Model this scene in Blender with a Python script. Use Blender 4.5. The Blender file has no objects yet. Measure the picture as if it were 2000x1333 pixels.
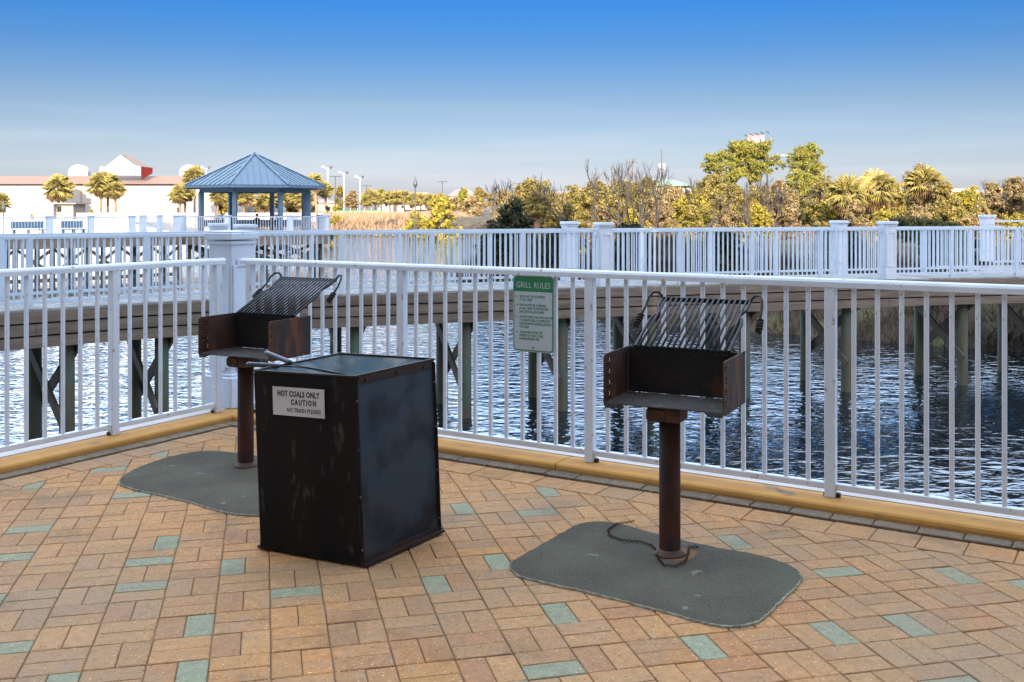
import bpy, math, random
import numpy as np
from mathutils import Vector, Matrix
R = math.radians
PI = math.pi
scene = bpy.context.scene
COL = scene.collection

# ------------------------------------------------------------------ camera, sky, sun
F = 2006.0          # focal length in photo pixels (2000 wide)
CH = 1.55           # eye height
HY = 410.0          # horizon row in the photo
cd = bpy.data.cameras.new("camera"); cam = bpy.data.objects.new("camera", cd); COL.objects.link(cam)
cam.location = (0, 0, CH); cam.rotation_euler = (R(90), 0, 0)
cd.sensor_width = 36; cd.lens = 36 * F / 2000
cd.shift_y = -(666.5 - HY) / 2000
cd.clip_start = 0.05; cd.clip_end = 8000
scene.camera = cam

SUN_EL = 20
world = bpy.data.worlds.new("World"); scene.world = world; world.use_nodes = True
wn = world.node_tree; wn.nodes.clear()
def wnode(t, **k):
    n = wn.nodes.new(t)
    for a, b in k.items(): setattr(n, a, b)
    return n
wo = wnode('ShaderNodeOutputWorld'); wb = wnode('ShaderNodeBackground'); sky = wnode('ShaderNodeTexSky')
sky.sky_type = 'NISHITA'; sky.sun_disc = False
sky.sun_elevation = R(SUN_EL); sky.sun_rotation = PI
sky.air_density = 1.0; sky.dust_density = 0.6; sky.ozone_density = 1.5
tc = wnode('ShaderNodeTexCoord'); sp = wnode('ShaderNodeSeparateXYZ')
wn.links.new(tc.outputs['Generated'], sp.inputs[0])
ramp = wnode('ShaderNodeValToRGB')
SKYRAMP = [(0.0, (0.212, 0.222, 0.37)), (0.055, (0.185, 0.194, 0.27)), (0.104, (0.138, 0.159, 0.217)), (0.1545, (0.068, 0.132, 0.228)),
           (0.195, (0.038, 0.126, 0.26)), (0.215, (0.05, 0.143, 0.28)), (0.27, (1.7, 1.5, 1.5)), (0.5, (4.0, 3.0, 2.3)), (1.0, (8.8, 6.0, 4.1))]  # upper stops: added brightness above the view, lighting the shaded patio and water
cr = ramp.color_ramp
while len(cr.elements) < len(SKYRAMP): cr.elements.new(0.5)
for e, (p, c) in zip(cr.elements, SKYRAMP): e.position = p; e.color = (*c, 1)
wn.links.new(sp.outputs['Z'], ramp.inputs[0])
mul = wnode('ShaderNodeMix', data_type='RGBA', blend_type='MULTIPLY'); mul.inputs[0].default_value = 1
# unseen bright cloud bank, added high on the left to whiten the water
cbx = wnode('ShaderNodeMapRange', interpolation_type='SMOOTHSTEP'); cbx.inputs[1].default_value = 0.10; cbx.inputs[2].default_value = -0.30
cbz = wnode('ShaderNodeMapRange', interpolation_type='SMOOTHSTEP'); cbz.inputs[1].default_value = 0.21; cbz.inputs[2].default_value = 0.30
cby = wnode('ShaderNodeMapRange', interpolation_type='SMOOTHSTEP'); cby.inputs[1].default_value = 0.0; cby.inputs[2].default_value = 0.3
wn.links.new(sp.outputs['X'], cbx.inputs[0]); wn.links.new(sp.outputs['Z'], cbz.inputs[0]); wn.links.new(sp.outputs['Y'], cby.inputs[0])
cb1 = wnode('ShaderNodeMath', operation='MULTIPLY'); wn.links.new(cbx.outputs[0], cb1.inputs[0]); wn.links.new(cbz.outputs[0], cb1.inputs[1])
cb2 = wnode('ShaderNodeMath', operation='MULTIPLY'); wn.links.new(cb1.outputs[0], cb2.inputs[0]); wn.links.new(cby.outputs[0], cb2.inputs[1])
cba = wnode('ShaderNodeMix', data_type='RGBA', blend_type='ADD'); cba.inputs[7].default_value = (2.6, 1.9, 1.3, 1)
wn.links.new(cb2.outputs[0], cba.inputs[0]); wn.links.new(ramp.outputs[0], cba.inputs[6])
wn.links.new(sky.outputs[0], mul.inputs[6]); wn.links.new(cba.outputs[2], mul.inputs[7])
# thin streaks of high cloud close to the horizon
cm = wnode('ShaderNodeMapping'); cm.inputs['Scale'].default_value = (1.5, 1.5, 26)
cn = wnode('ShaderNodeTexNoise'); cn.inputs['Scale'].default_value = 2.2; cn.inputs['Detail'].default_value = 5
cmr = wnode('ShaderNodeMapRange'); cmr.inputs[1].default_value = 0.47; cmr.inputs[2].default_value = 0.72; cmr.inputs[4].default_value = 0.4
wn.links.new(tc.outputs['Generated'], cm.inputs[0]); wn.links.new(cm.outputs[0], cn.inputs['Vector']); wn.links.new(cn.outputs[0], cmr.inputs[0])
cmx = wnode('ShaderNodeMix', data_type='RGBA'); cmx.inputs[7].default_value = (2.15, 2.2, 2.35, 1)
cz = wnode('ShaderNodeMapRange'); cz.inputs[1].default_value = 0.0; cz.inputs[2].default_value = 0.11; cz.inputs[3].default_value = 1; cz.inputs[4].default_value = 0
wn.links.new(sp.outputs['Z'], cz.inputs[0])
cmm = wnode('ShaderNodeMath', operation='MULTIPLY'); wn.links.new(cmr.outputs[0], cmm.inputs[0]); wn.links.new(cz.outputs[0], cmm.inputs[1])
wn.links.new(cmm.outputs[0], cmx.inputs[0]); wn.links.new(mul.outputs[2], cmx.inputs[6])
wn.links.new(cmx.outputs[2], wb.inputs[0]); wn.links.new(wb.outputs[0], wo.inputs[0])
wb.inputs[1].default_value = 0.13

sl = bpy.data.lights.new("sun", 'SUN'); sl.energy = 3.6; sl.angle = R(0.5); sl.color = (1.0, 0.86, 0.66)
sun = bpy.data.objects.new("sun", sl); COL.objects.link(sun)
sun.rotation_euler = (R(90 - SUN_EL), 0, 0); sun.location = (0, -20, 60)
vs = scene.view_settings
vs.view_transform = 'Standard'; vs.look = 'None'; vs.exposure = 1.75; vs.gamma = 1.0
scene.render.engine = 'CYCLES'

# ------------------------------------------------------------------ helpers
def G(px, py, z=0.0):
    Y = F * (CH - z) / (py - HY); return Vector(((px - 1000) * Y / F, Y, z))
def GY(px, py, Y):
    return Vector(((px - 1000) * Y / F, Y, CH - (py - HY) * Y / F))

class MB:
    def __init__(s): s.v = []; s.f = []; s.m = []; s.c = []
    def add(s, vs, fs, m=0, c=None):
        o = len(s.v); s.v += [tuple(v) for v in vs]
        for f in fs: s.f.append(tuple(i + o for i in f)); s.m.append(m); s.c.append(c)
    def box(s, cx, cy, cz, dx, dy, dz, rz=0, m=0, bev=0, c=None, M=None):
        x, y, z = dx / 2, dy / 2, dz / 2
        if bev:
            b = min(bev, x * .9, y * .9, z * .9)
            vs = []
            for sz in (-1, 1):
                for sx, sy in ((-1, -1), (1, -1), (1, 1), (-1, 1)):
                    vs += [(sx * (x - b), sy * (y - b), sz * z), (sx * x, sy * (y - b), sz * (z - b)), (sx * (x - b), sy * y, sz * (z - b))]
            def i(k, t, q): return (k + (4 if t else 0)) * 3 + q
            fs = [tuple(i(k, 0, 0) for k in (3, 2, 1, 0)), tuple(i(k, 1, 0) for k in range(4))]
            side = [(0, 1, 2), (1, 2, 1), (2, 3, 2), (3, 0, 1)]
            for a, b2, q in side:
                p = 3 - q
                fs.append((i(a, 0, q), i(b2, 0, q), i(b2, 1, q), i(a, 1, q)))
                fs.append((i(a, 0, 0), i(b2, 0, 0), i(b2, 0, q), i(a, 0, q)))
                fs.append((i(a, 1, q), i(b2, 1, q), i(b2, 1, 0), i(a, 1, 0)))
            for k in range(4):
                q1, q2 = (1, 2) if k in (0, 2) else (2, 1)
                fs.append((i(k, 0, q1), i(k, 0, q2), i(k, 1, q2), i(k, 1, q1)))
                fs.append((i(k, 0, 0), i(k, 0, q2), i(k, 0, q1)))
                fs.append((i(k, 1, 0), i(k, 1, q1), i(k, 1, q2)))
        else:
            vs = [(sx * x, sy * y, sz * z) for sz in (-1, 1) for sx, sy in ((-1, -1), (1, -1), (1, 1), (-1, 1))]
            fs = [(3, 2, 1, 0), (4, 5, 6, 7), (0, 1, 5, 4), (1, 2, 6, 5), (2, 3, 7, 6), (3, 0, 4, 7)]
        if M is None: M = Matrix.Translation((cx, cy, cz)) @ Matrix.Rotation(rz, 4, 'Z')
        s.add([M @ Vector(v) for v in vs], fs, m, c)
    def beam(s, p0, p1, w, h, m=0, bev=0, up=(0, 0, 1)):
        p0 = Vector(p0); p1 = Vector(p1); d = p1 - p0; L = d.length
        if L < 1e-6: return
        x = d / L; upv = Vector(up)
        if abs(x.dot(upv)) > .99: upv = Vector((0, 1, 0))
        y = upv.cross(x).normalized(); z = x.cross(y)
        M = Matrix(((x.x, y.x, z.x, 0), (x.y, y.y, z.y, 0), (x.z, y.z, z.z, 0), (0, 0, 0, 1)))
        M = Matrix.Translation((p0 + p1) / 2) @ M
        s.box(0, 0, 0, L, w, h, bev=bev, m=m, M=M)
    def tube(s, pts, r, n=8, m=0, cap=True):
        pts = [Vector(p) for p in pts]
        rs = r if isinstance(r, (list, tuple)) else [r] * len(pts)
        o = len(s.v); prev = None
        for k, p in enumerate(pts):
            d = (pts[min(k + 1, len(pts) - 1)] - pts[max(k - 1, 0)])
            if d.length < 1e-9: d = Vector((0, 0, 1))
            d.normalize()
            if prev is None:
                a = Vector((1, 0, 0)) if abs(d.x) < .9 else Vector((0, 1, 0))
                u = (a - d * a.dot(d)).normalized()
            else:
                u = prev - d * prev.dot(d)
                u = u.normalized() if u.length > 1e-6 else d.orthogonal().normalized()
            prev = u; w = d.cross(u)
            for i in range(n):
                t = 2 * PI * i / n; s.v.append(tuple(p + (u * math.cos(t) + w * math.sin(t)) * rs[k]))
        for k in range(len(pts) - 1):
            for i in range(n):
                a = o + k * n + i; b = o + k * n + (i + 1) % n
                s.f.append((a, b, b + n, a + n)); s.m.append(m); s.c.append(None)
        if cap:
            s.f.append(tuple(o + i for i in range(n - 1, -1, -1))); s.m.append(m); s.c.append(None)
            e = o + (len(pts) - 1) * n; s.f.append(tuple(e + i for i in range(n))); s.m.append(m); s.c.append(None)
    def prism(s, poly, z0, z1, m=0, c=None):
        n = len(poly)
        vs = [(p[0], p[1], z0) for p in poly] + [(p[0], p[1], z1) for p in poly]
        fs = [tuple(range(n - 1, -1, -1)), tuple(range(n, 2 * n))] + [(i, (i + 1) % n, n + (i + 1) % n, n + i) for i in range(n)]
        s.add(vs, fs, m, c)
    def build(s, name, mats, parent=None, smooth=False, loc=None, rz=0):
        me = bpy.data.meshes.new(name); me.from_pydata(s.v, [], s.f)
        if not isinstance(mats, (list, tuple)): mats = [mats]
        for q in mats: me.materials.append(q)
        if len(mats) > 1: me.polygons.foreach_set('material_index', s.m)
        if any(c is not None for c in s.c):
            at = me.color_attributes.new('tone', 'FLOAT_COLOR', 'CORNER'); arr = []
            for f, c in zip(s.f, s.c):
                c = c or (.5, .5, .5)
                arr += [c[0], c[1], c[2], 1.0] * len(f)
            at.data.foreach_set('color', arr)
        if smooth: me.polygons.foreach_set('use_smooth', [True] * len(me.polygons))
        me.update()
        return link(name, me, parent, loc, rz)

def link(name, me, parent=None, loc=None, rz=0):
    o = bpy.data.objects.new(name, me); COL.objects.link(o)
    if parent: o.parent = parent
    if loc is not None: o.location = loc
    if rz: o.rotation_euler = (0, 0, rz)
    return o
def npmesh(name, V, nper, mats, parent=None):
    """V: (N*nper,3) array, faces of nper vertices each"""
    V = np.asarray(V, dtype=np.float32).reshape(-1, 3); nf = len(V) // nper
    me = bpy.data.meshes.new(name)
    me.vertices.add(len(V)); me.vertices.foreach_set('co', V.ravel())
    me.loops.add(len(V)); me.loops.foreach_set('vertex_index', np.arange(len(V), dtype=np.int32))
    me.polygons.add(nf); me.polygons.foreach_set('loop_start', np.arange(nf, dtype=np.int32) * nper)
    try: me.polygons.foreach_set('loop_total', np.full(nf, nper, dtype=np.int32))
    except Exception: pass
    me.materials.append(mats); me.update(); me.validate()
    return link(name, me, parent)
def tag(o, label, cat, group=None, kind=None):
    if label: o['label'] = label
    if cat: o['category'] = cat
    if group: o['group'] = group
    if kind: o['kind'] = kind
    return o
def thing(name, label, cat, loc=(0, 0, 0), rz=0, group=None):
    o = bpy.data.objects.new(name, None); COL.objects.link(o); o.location = loc; o.rotation_euler = (0, 0, rz)
    o.empty_display_size = .2
    return tag(o, label, cat, group)
def structure(o): o['kind'] = 'structure'; return o
def copy_tree(o, parent=None):
    c = o.copy(); COL.objects.link(c)
    if parent: c.parent = parent
    for ch in [x for x in bpy.data.objects if x.parent == o]: copy_tree(ch, c)
    return c

# ------------------------------------------------------------------ materials
def mat(name, c1, c2=None, scale=8, rough=.6, metal=0, bump=0, bscale=None, thr=(.35, .65), c3=None, s3=40, t3=(.6, .7), spec=.5,
        stretch=(1, 1, 1), island=0, tone=False, rough2=None, coord='Object', bdist=.01, dirt=False, grit=False):
    m = bpy.data.materials.new(name); m.use_nodes = True; nt = m.node_tree; N = nt.nodes; L = nt.links
    b = N['Principled BSDF']; b.inputs['Roughness'].default_value = rough; b.inputs['Metallic'].default_value = metal
    b.inputs['Specular IOR Level'].default_value = spec
    tcn = N.new('ShaderNodeTexCoord'); mp = N.new('ShaderNodeMapping'); mp.inputs['Scale'].default_value = stretch
    L.new(tcn.outputs[coord], mp.inputs[0])
    def noise(sc, det=6):
        n = N.new('ShaderNodeTexNoise'); n.inputs['Scale'].default_value = sc; n.inputs['Detail'].default_value = det
        L.new(mp.outputs[0], n.inputs['Vector']); return n
    def mr(src, a, b_, lo=0, hi=1):
        n = N.new('ShaderNodeMapRange'); n.inputs[1].default_value = a; n.inputs[2].default_value = b_
        n.inputs[3].default_value = lo; n.inputs[4].default_value = hi; L.new(src, n.inputs[0]); return n.outputs[0]
    def mix(f, a, b_, mode='MIX'):
        n = N.new('ShaderNodeMix'); n.data_type = 'RGBA'; n.blend_type = mode
        if isinstance(f, (int, float)): n.inputs[0].default_value = f
        else: L.new(f, n.inputs[0])
        for s_, v in ((6, a), (7, b_)):
            if isinstance(v, tuple): n.inputs[s_].default_value = (*v, 1)
            else: L.new(v, n.inputs[s_])
        return n.outputs[2]
    col = c1
    n1 = noise(scale)
    fac = mr(n1.outputs[0], *thr)
    if tone:
        va = N.new('ShaderNodeVertexColor'); va.layer_name = 'tone'; col = va.outputs[0]
        if c2: 
            sc2 = mix(mr(n1.outputs[0], .25, .75), (c2[0],) * 3 if isinstance(c2, tuple) else (.8,) * 3, (1.12, 1.12, 1.12))
            col = mix(1.0, col, sc2, 'MULTIPLY')
    elif c2: col = mix(fac, c1, c2)
    if c3:
        n3 = noise(s3, 4); col = mix(mr(n3.outputs[0], *t3), col, c3)
    if grit:
        na = noise(210, 3); col = mix(mr(na.outputs[0], .50, .62, 0, .6), col, (.115, .10, .07)); nb_ = noise(120, 3); col = mix(mr(nb_.outputs[0], .58, .66, 0, .7), col, (.02, .018, .015))
        nc = noise(9, 8); col = mix(mr(nc.outputs[0], .66, .72, 0, .6), col, (.24, .23, .18))
    if dirt:   # trodden-in grey-green grime and darker stains, in patches of their own
        nd = noise(.9, 5); col = mix(mr(nd.outputs[0], .42, .66, 0, .55), col, (.21, .165, .105))
        ne = noise(2.6, 8); col = mix(mr(ne.outputs[0], .56, .74, 0, .55), col, (.10, .065, .035))
        nf = noise(60, 3); col = mix(mr(nf.outputs[0], .60, .68, 0, .6), col, (.12, .065, .03))
        ng = noise(13, 6); col = mix(mr(ng.outputs[0], .56, .68, 0, .35), col, (.20, .18, .14))
    if island:
        g = N.new('ShaderNodeNewGeometry')
        v = mr(g.outputs['Random Per Island'], 0, 1, 1 - island, 1 + island)
        cb = N.new('ShaderNodeCombineColor'); 
        for q in range(3): L.new(v, cb.inputs[q])
        col = mix(1.0, col, cb.outputs[0], 'MULTIPLY')
    if isinstance(col, tuple): b.inputs['Base Color'].default_value = (*col, 1)
    else: L.new(col, b.inputs['Base Color'])
    if rough2 is not None: L.new(mr(n1.outputs[0], .35, .65, rough, rough2), b.inputs['Roughness'])
    if bump:
        nb = noise(bscale or scale * 4, 5); bp = N.new('ShaderNodeBump'); bp.inputs['Strength'].default_value = bump
        bp.inputs['Distance'].default_value = bdist
        L.new(nb.outputs[0], bp.inputs['Height']); L.new(bp.outputs[0], b.inputs['Normal'])
    return m

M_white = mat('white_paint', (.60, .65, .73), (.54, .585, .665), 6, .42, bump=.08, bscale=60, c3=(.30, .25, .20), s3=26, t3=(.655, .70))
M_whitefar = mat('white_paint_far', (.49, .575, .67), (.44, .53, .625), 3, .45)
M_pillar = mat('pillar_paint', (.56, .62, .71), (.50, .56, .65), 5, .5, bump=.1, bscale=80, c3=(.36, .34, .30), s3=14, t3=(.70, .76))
M_paver = mat('paver_clay', (.4, .3, .2), (.70, .7, .7), 26, .85, tone=True, bump=.8, bscale=150, c3=(.62, .44, .24), s3=85, t3=(.62, .70), bdist=.006, dirt=True)
M_joint = mat('joint_sand', (.25, .155, .075), (.13, .08, .04), 5, .95, bump=.3, bscale=120)
M_curb = mat('curb_concrete', (.50, .255, .058), (.43, .21, .048), 5, .8, bump=.3, bscale=130, c3=(.20, .13, .07), s3=6, t3=(.62, .74), bdist=.004)
M_pad = mat('pad_concrete', (.048, .041, .029), (.078, .068, .046), 2.6, .9, bump=.9, bscale=140, c3=(.072, .077, .052), s3=2.6, t3=(.48, .70), bdist=.008, grit=True, spec=.25)
M_padedge = mat('pad_edge', (.30, .29, .22), (.15, .14, .11), 30, .9, bump=.4, bscale=90)
M_steel = mat('black_steel', (.007, .0075, .009), (.018, .012, .010), 7, .5, metal=.1, spec=.3, bump=.15, bscale=50, c3=(.060, .022, .010), s3=9, t3=(.60, .74), rough2=.7)
M_rust = mat('rusty_steel', (.020, .018, .019), (.075, .026, .013), 6, .6, metal=.1, spec=.3, bump=.3, bscale=70, c3=(.11, .040, .014), s3=13, t3=(.57, .72), stretch=(1, 1, .35))
M_post = mat('rusty_post', (.010, .007, .006), (.075, .021, .008), 6, .65, metal=.0, spec=.15, bump=.3, bscale=80, c3=(.02, .02, .022), s3=11, t3=(.55, .66), stretch=(1, 1, .3))
M_rustlt = mat('rust_bracket', (.085, .034, .012), (.04, .018, .010), 18, .75, bump=.4, bscale=90)
M_rods = mat('grate_steel', (.006, .011, .018), (.009, .008, .009), 14, .5, metal=.0, spec=.22, bump=.1, bscale=90, c3=(.09, .035, .015), s3=12, t3=(.64, .74))
M_ash = mat('ash_floor', (.035, .028, .024), (.016, .013, .012), 9, .9, bump=.6, bscale=60, c3=(.09, .08, .075), s3=26, t3=(.6, .72))
M_bin_shaded = mat('bin_steel_shaded', (.0025, .0028, .0034), (.009, .006, .0055), 4, .6, metal=.0, spec=.15, bump=.25, bscale=12, c3=(.05, .047, .045), s3=20, t3=(.62, .78), stretch=(1, 1, .4))  # shaded copy of the bin steel, the unlit face put into its colour
M_bin_skylit = mat('bin_steel_skylit', (.013, .036, .060), (.034, .038, .044), 2.2, .5, metal=.2, bump=.3, bscale=9, c3=(.005, .008, .013), s3=5, t3=(.46, .66), rough2=.7, spec=.35)  # same bin steel, sky reflection put into the colour as blue
M_hop = mat('hopper_steel', (.042, .088, .125), (.10, .13, .145), 5, .6, metal=.05, bump=.4, bscale=14, c3=(.24, .25, .25), s3=8, t3=(.55, .75), spec=.3)
M_strip = mat('edge_strip', (.016, .012, .012), (.034, .018, .013), 11, .6, metal=.15, spec=.3, bump=.2, bscale=50)
M_bolt = mat('bolt_steel', (.22, .21, .21), (.1, .08, .07), 40, .4, metal=.6)
M_label = mat('sticker_white', (.50, .49, .52), (.44, .42, .45), 10, .5, c3=(.33, .27, .28), s3=9, t3=(.66, .76))
M_ink = mat('black_ink', (.012, .012, .013), None, 5, .6)
M_signgreen = mat('sign_green', (.006, .17, .06), (.005, .14, .055), 6, .4)
M_signwhite = mat('sign_white', (.40, .47, .50), (.36, .43, .47), 5, .4, c3=(.25, .3, .33), s3=9, t3=(.7, .8))
M_signedge = mat('sign_aluminium', (.34, .42, .40), (.28, .34, .33), 9, .5, metal=.2)
M_deck = mat('deck_planks', (.26, .27, .27), (.19, .19, .185), 3, .85, bump=.3, bscale=30, stretch=(1, 1, 1), island=.15)
M_fascia = mat('fascia_timber', (.165, .130, .100), (.105, .080, .060), 4, .85, bump=.4, bscale=22, stretch=(.35, .35, 3), c3=(.06, .048, .04), s3=7, t3=(.66, .72), island=.12)
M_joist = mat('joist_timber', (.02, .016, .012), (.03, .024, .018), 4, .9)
M_pile = mat('pile_timber', (.070, .082, .052), (.066, .053, .035), 3.0, .85, bump=.4, bscale=18, stretch=(2, 2, .35), c3=(.045, .085, .06), s3=4, t3=(.5, .65))
M_brace = mat('brace_timber', (.085, .068, .050), (.055, .043, .032), 5, .85, bump=.3, bscale=25)
M_roofm = mat('blue_metal_roof', (.055, .11, .165), (.048, .10, .15), 1.5, .45, metal=.1)
M_gaz = mat('gazebo_paint', (.09, .16, .22), (.08, .14, .20), 2, .5)
M_leaf = {}
def leafmat(n, c1, c2, isl=.4):
    M_leaf[n] = mat('foliage_' + n, c1, c2, 1.3, .75, island=isl, thr=(.4, .6), spec=.2)
leafmat('gold', (.215, .165, .045), (.14, .122, .036))
leafmat('goldred', (.235, .165, .085), (.165, .13, .062))
leafmat('green', (.15, .155, .028), (.20, .175, .034))
leafmat('palm', (.27, .235, .075), (.22, .18, .06))
leafmat('deadfrond', (.20, .13, .06), (.14, .09, .045))
leafmat('dark', (.016, .026, .017), (.032, .036, .016))
leafmat('yellow', (.27, .215, .030), (.19, .165, .030))
leafmat('brush', (.030, .022, .014), (.058, .042, .023))
leafmat('drygrass', (.36, .235, .15), (.28, .18, .11))
M_bark = mat('bark', (.12, .085, .06), (.07, .05, .038), 5, .9, bump=.5, bscale=20)
M_barkdark = mat('bark_dark', (.040, .032, .028), (.07, .055, .045), 5, .9)
M_palmtrunk = mat('palm_trunk', (.26, .17, .11), (.17, .11, .07), 4, .9, bump=.5, bscale=14)
M_stucco = mat('stucco_white', (.37, .345, .335), (.33, .30, .285), .25, .85, c3=(.27, .24, .22), s3=.9, t3=(.58, .75), stretch=(1, 1, .3))
M_tile = mat('clay_roof', (.19, .115, .085), (.155, .095, .07), 2, .8, bump=.3, bscale=5)
M_redwall = mat('red_wall', (.36, .035, .03), (.30, .03, .028), 2, .7)
M_grey = mat('grey_shade', (.30, .25, .22), (.26, .22, .2), 2, .8)
M_glassd = mat('dark_glass', (.02, .025, .03), None, 2, .15)
M_metalw = mat('white_pole', (.42, .44, .48), None, 2, .4)
M_metald = mat('dark_pole', (.04, .045, .05), None, 2, .5)
M_greenscreen = mat('green_screen', (.02, .22, .10), (.03, .27, .13), 1, .8)
M_greyroof = mat('shingle_grey', (.20, .17, .16), (.16, .14, .135), 1.5, .9)
M_greenroof = mat('green_roof', (.16, .22, .15), (.13, .19, .13), 1, .7)
M_wallconc = mat('seawall_concrete', (.34, .29, .23), (.22, .19, .15), 2, .9, bump=.4, bscale=20)
M_apt = mat('apartment_stucco', (.62, .52, .40), (.58, .48, .37), .8, .85)
M_skin = mat('skin', (.45, .27, .19), None, 3, .6)
M_cloth = mat('dark_cloth', (.018, .020, .028), (.03, .03, .04), 8, .9)
M_cream = mat('cream_wall', (.33, .27, .22), (.29, .235, .19), 1, .85)
M_carpaint = mat('silver_car_paint', (.45, .5, .56), None, 2, .3, metal=.3)
M_asphalt = mat('asphalt', (.16, .15, .145), (.12, .115, .11), 1, .95)

def terrain_mat():
    m = mat('ground_earth', (.055, .038, .023), (.035, .026, .016), .25, .95, bump=.5, bscale=3, c3=(.07, .07, .03), s3=.9, t3=(.52, .66), bdist=.1)
    return m
def water_mat():
    m = bpy.data.materials.new('pond_water'); m.use_nodes = True; nt = m.node_tree; N = nt.nodes; L = nt.links
    N.remove(N['Principled BSDF']); out = N['Material Output']
    df = N.new('ShaderNodeBsdfDiffuse'); df.inputs['Color'].default_value = (.0015, .006, .011, 1)
    gl = N.new('ShaderNodeBsdfGlossy'); gl.inputs['Color'].default_value = (.95, .98, 1, 1); gl.inputs['Roughness'].default_value = .02
    fr = N.new('ShaderNodeFresnel'); fr.inputs['IOR'].default_value = 3.2
    mx = N.new('ShaderNodeMixShader'); L.new(fr.outputs[0], mx.inputs[0]); L.new(df.outputs[0], mx.inputs[1]); L.new(gl.outputs[0], mx.inputs[2]); L.new(mx.outputs[0], out.inputs['Surface'])
    t = N.new('ShaderNodeTexCoord')
    def ns(sc, stretch, rot, det):
        mp = N.new('ShaderNodeMapping'); mp.inputs['Scale'].default_value = stretch; mp.inputs['Rotation'].default_value = (0, 0, rot)
        n = N.new('ShaderNodeTexNoise'); n.inputs['Scale'].default_value = sc; n.inputs['Detail'].default_value = det; n.inputs['Distortion'].default_value = .6
        L.new(t.outputs['Object'], mp.inputs[0]); L.new(mp.outputs[0], n.inputs['Vector']); return n
    a = ns(2.1, (.75, 1.3, 1), R(-14), 2); c = ns(6.0, (.6, 1.1, 1), R(20), 2)
    ad = N.new('ShaderNodeMath'); ad.operation = 'MULTIPLY_ADD'; ad.inputs[1].default_value = .26
    L.new(c.outputs[0], ad.inputs[0]); L.new(a.outputs[0], ad.inputs[2])
    bp = N.new('ShaderNodeBump'); bp.inputs['Strength'].default_value = .75; bp.inputs['Distance'].default_value = .075
    L.new(ad.outputs[0], bp.inputs['Height']); L.new(bp.outputs[0], gl.inputs['Normal']); L.new(bp.outputs[0], fr.inputs['Normal'])
    return m

# ------------------------------------------------------------------ terrain, water
rng = random.Random(7)
SHORE = [(40, 22), (24, 26), (14.8, 29.7), (11.4, 32.6), (8.6, 34.7), (6.3, 36), (3.8, 37.8), (2.4, 43.8), (0, 52), (-3.5, 62), (-3.2, 80), (1, 110), (-1, 135),
         (-9, 152), (-22, 158), (-40, 150), (-52, 138), (-80, 128), (-400, 120), (-4000, 120), (-4000, 6000), (4000, 6000), (4000, 10), (60, 14)]
SA = np.array(SHORE, float); SB = np.roll(SA, -1, axis=0)
def shore_d(x, y):
    p = np.array((x, y)); d = SB - SA
    t = np.clip(((p - SA) * d).sum(1) / (d * d).sum(1), 0, 1)
    q = SA + d * t[:, None]; dist = np.sqrt(((p - q) ** 2).sum(1)).min()
    c = ((SA[:, 1] > y) != (SB[:, 1] > y))
    with np.errstate(divide='ignore', invalid='ignore'):
        xi = (SB[:, 0] - SA[:, 0]) * (y - SA[:, 1]) / (SB[:, 1] - SA[:, 1]) + SA[:, 0]
    ins = (np.count_nonzero(c & (x < xi)) % 2) == 1
    return dist if ins else -dist
WZ = -2.6
def hn(x, y): return .22 * math.sin(x * .61 + y * .23) + .18 * math.sin(x * .27 - y * .47 + 2) + .08 * math.sin(x * 1.7 + y * 1.3)
def terr(x, y):
    d = shore_d(x, y)
    if d < 0: return max(WZ - 1.6, WZ - .1 + d * .5)
    top = -.25 if y < 110 else (.2 + min((y - 110) / 400, 1) * .3)
    k = min(d / (6.0 if y < 110 else 9), 1); k = 1 - (1 - k) ** 2
    return WZ - .1 + (top - WZ + .1) * k + hn(x, y) * min(d / 4, 1) * (1 if y < 200 else .3) * (0 if x < -42 and y > 118 else 1)
def spaced(lo, hi, step, far, grow):
    a = list(np.arange(lo, hi + .01, step)); s_ = step
    while a[-1] < far: s_ *= grow; a.append(a[-1] + s_)
    s_ = step
    while a[0] > -far: s_ *= grow; a.insert(0, a[0] - s_)
    return a
xs = spaced(-66, 66, 1.6, 3500, 1.35)
ys = list(np.arange(12, 70, 1.5)) + list(np.arange(70, 170, 2.6))
s_ = 3
while ys[-1] < 6000: s_ *= 1.35; ys.append(ys[-1] + s_)
mb = MB()
for y in ys:
    for x in xs: mb.v.append((x, y, terr(x, y)))
nx = len(xs)
for j in range(len(ys) - 1):
    for i in range(nx - 1):
        a = j * nx + i; mb.f.append((a, a + 1, a + nx + 1, a + nx)); mb.m.append(0); mb.c.append(None)
structure(mb.build('ground', terrain_mat(), smooth=True))
mb = MB(); mb.add([(-900, -3, WZ), (900, -3, WZ), (900, 500, WZ), (-900, 500, WZ)], [(0, 1, 2, 3)])
structure(mb.build('water', water_mat()))

# ------------------------------------------------------------------ patio: pavers, joints, curb, seawall
uR = Vector((.85, -.527)).normalized(); nR = Vector((uR.y, -uR.x))       # along right run, pointing back to the patio
uL = Vector((.53, .848)).normalized(); nL = Vector((uL.y, -uL.x))        # along left run, inward normal
P1 = Vector((.4655, 6.104)); PL = Vector((-2.653, 6.84))
if nR.y > 0: nR = -nR
CR = P1 + nR * .14; CL = PL + nL * .173
def isect(p, u, q, v):
    d = u.x * v.y - u.y * v.x; w = q - p; t = (w.x * v.y - w.y * v.x) / d; return p + u * t
CORNER = isect(CR, uR, CL, uL)
def clip(poly, p, n, off):
    """keep the side with (x-p).n >= off"""
    out = []
    for i in range(len(poly)):
        a = poly[i]; b = poly[(i + 1) % len(poly)]
        da = (a - p).dot(n) - off; db = (b - p).dot(n) - off
        if da >= 0: out.append(a)
        if (da >= 0) != (db >= 0): out.append(a + (b - a) * (da / (da - db)))
    return out
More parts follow.
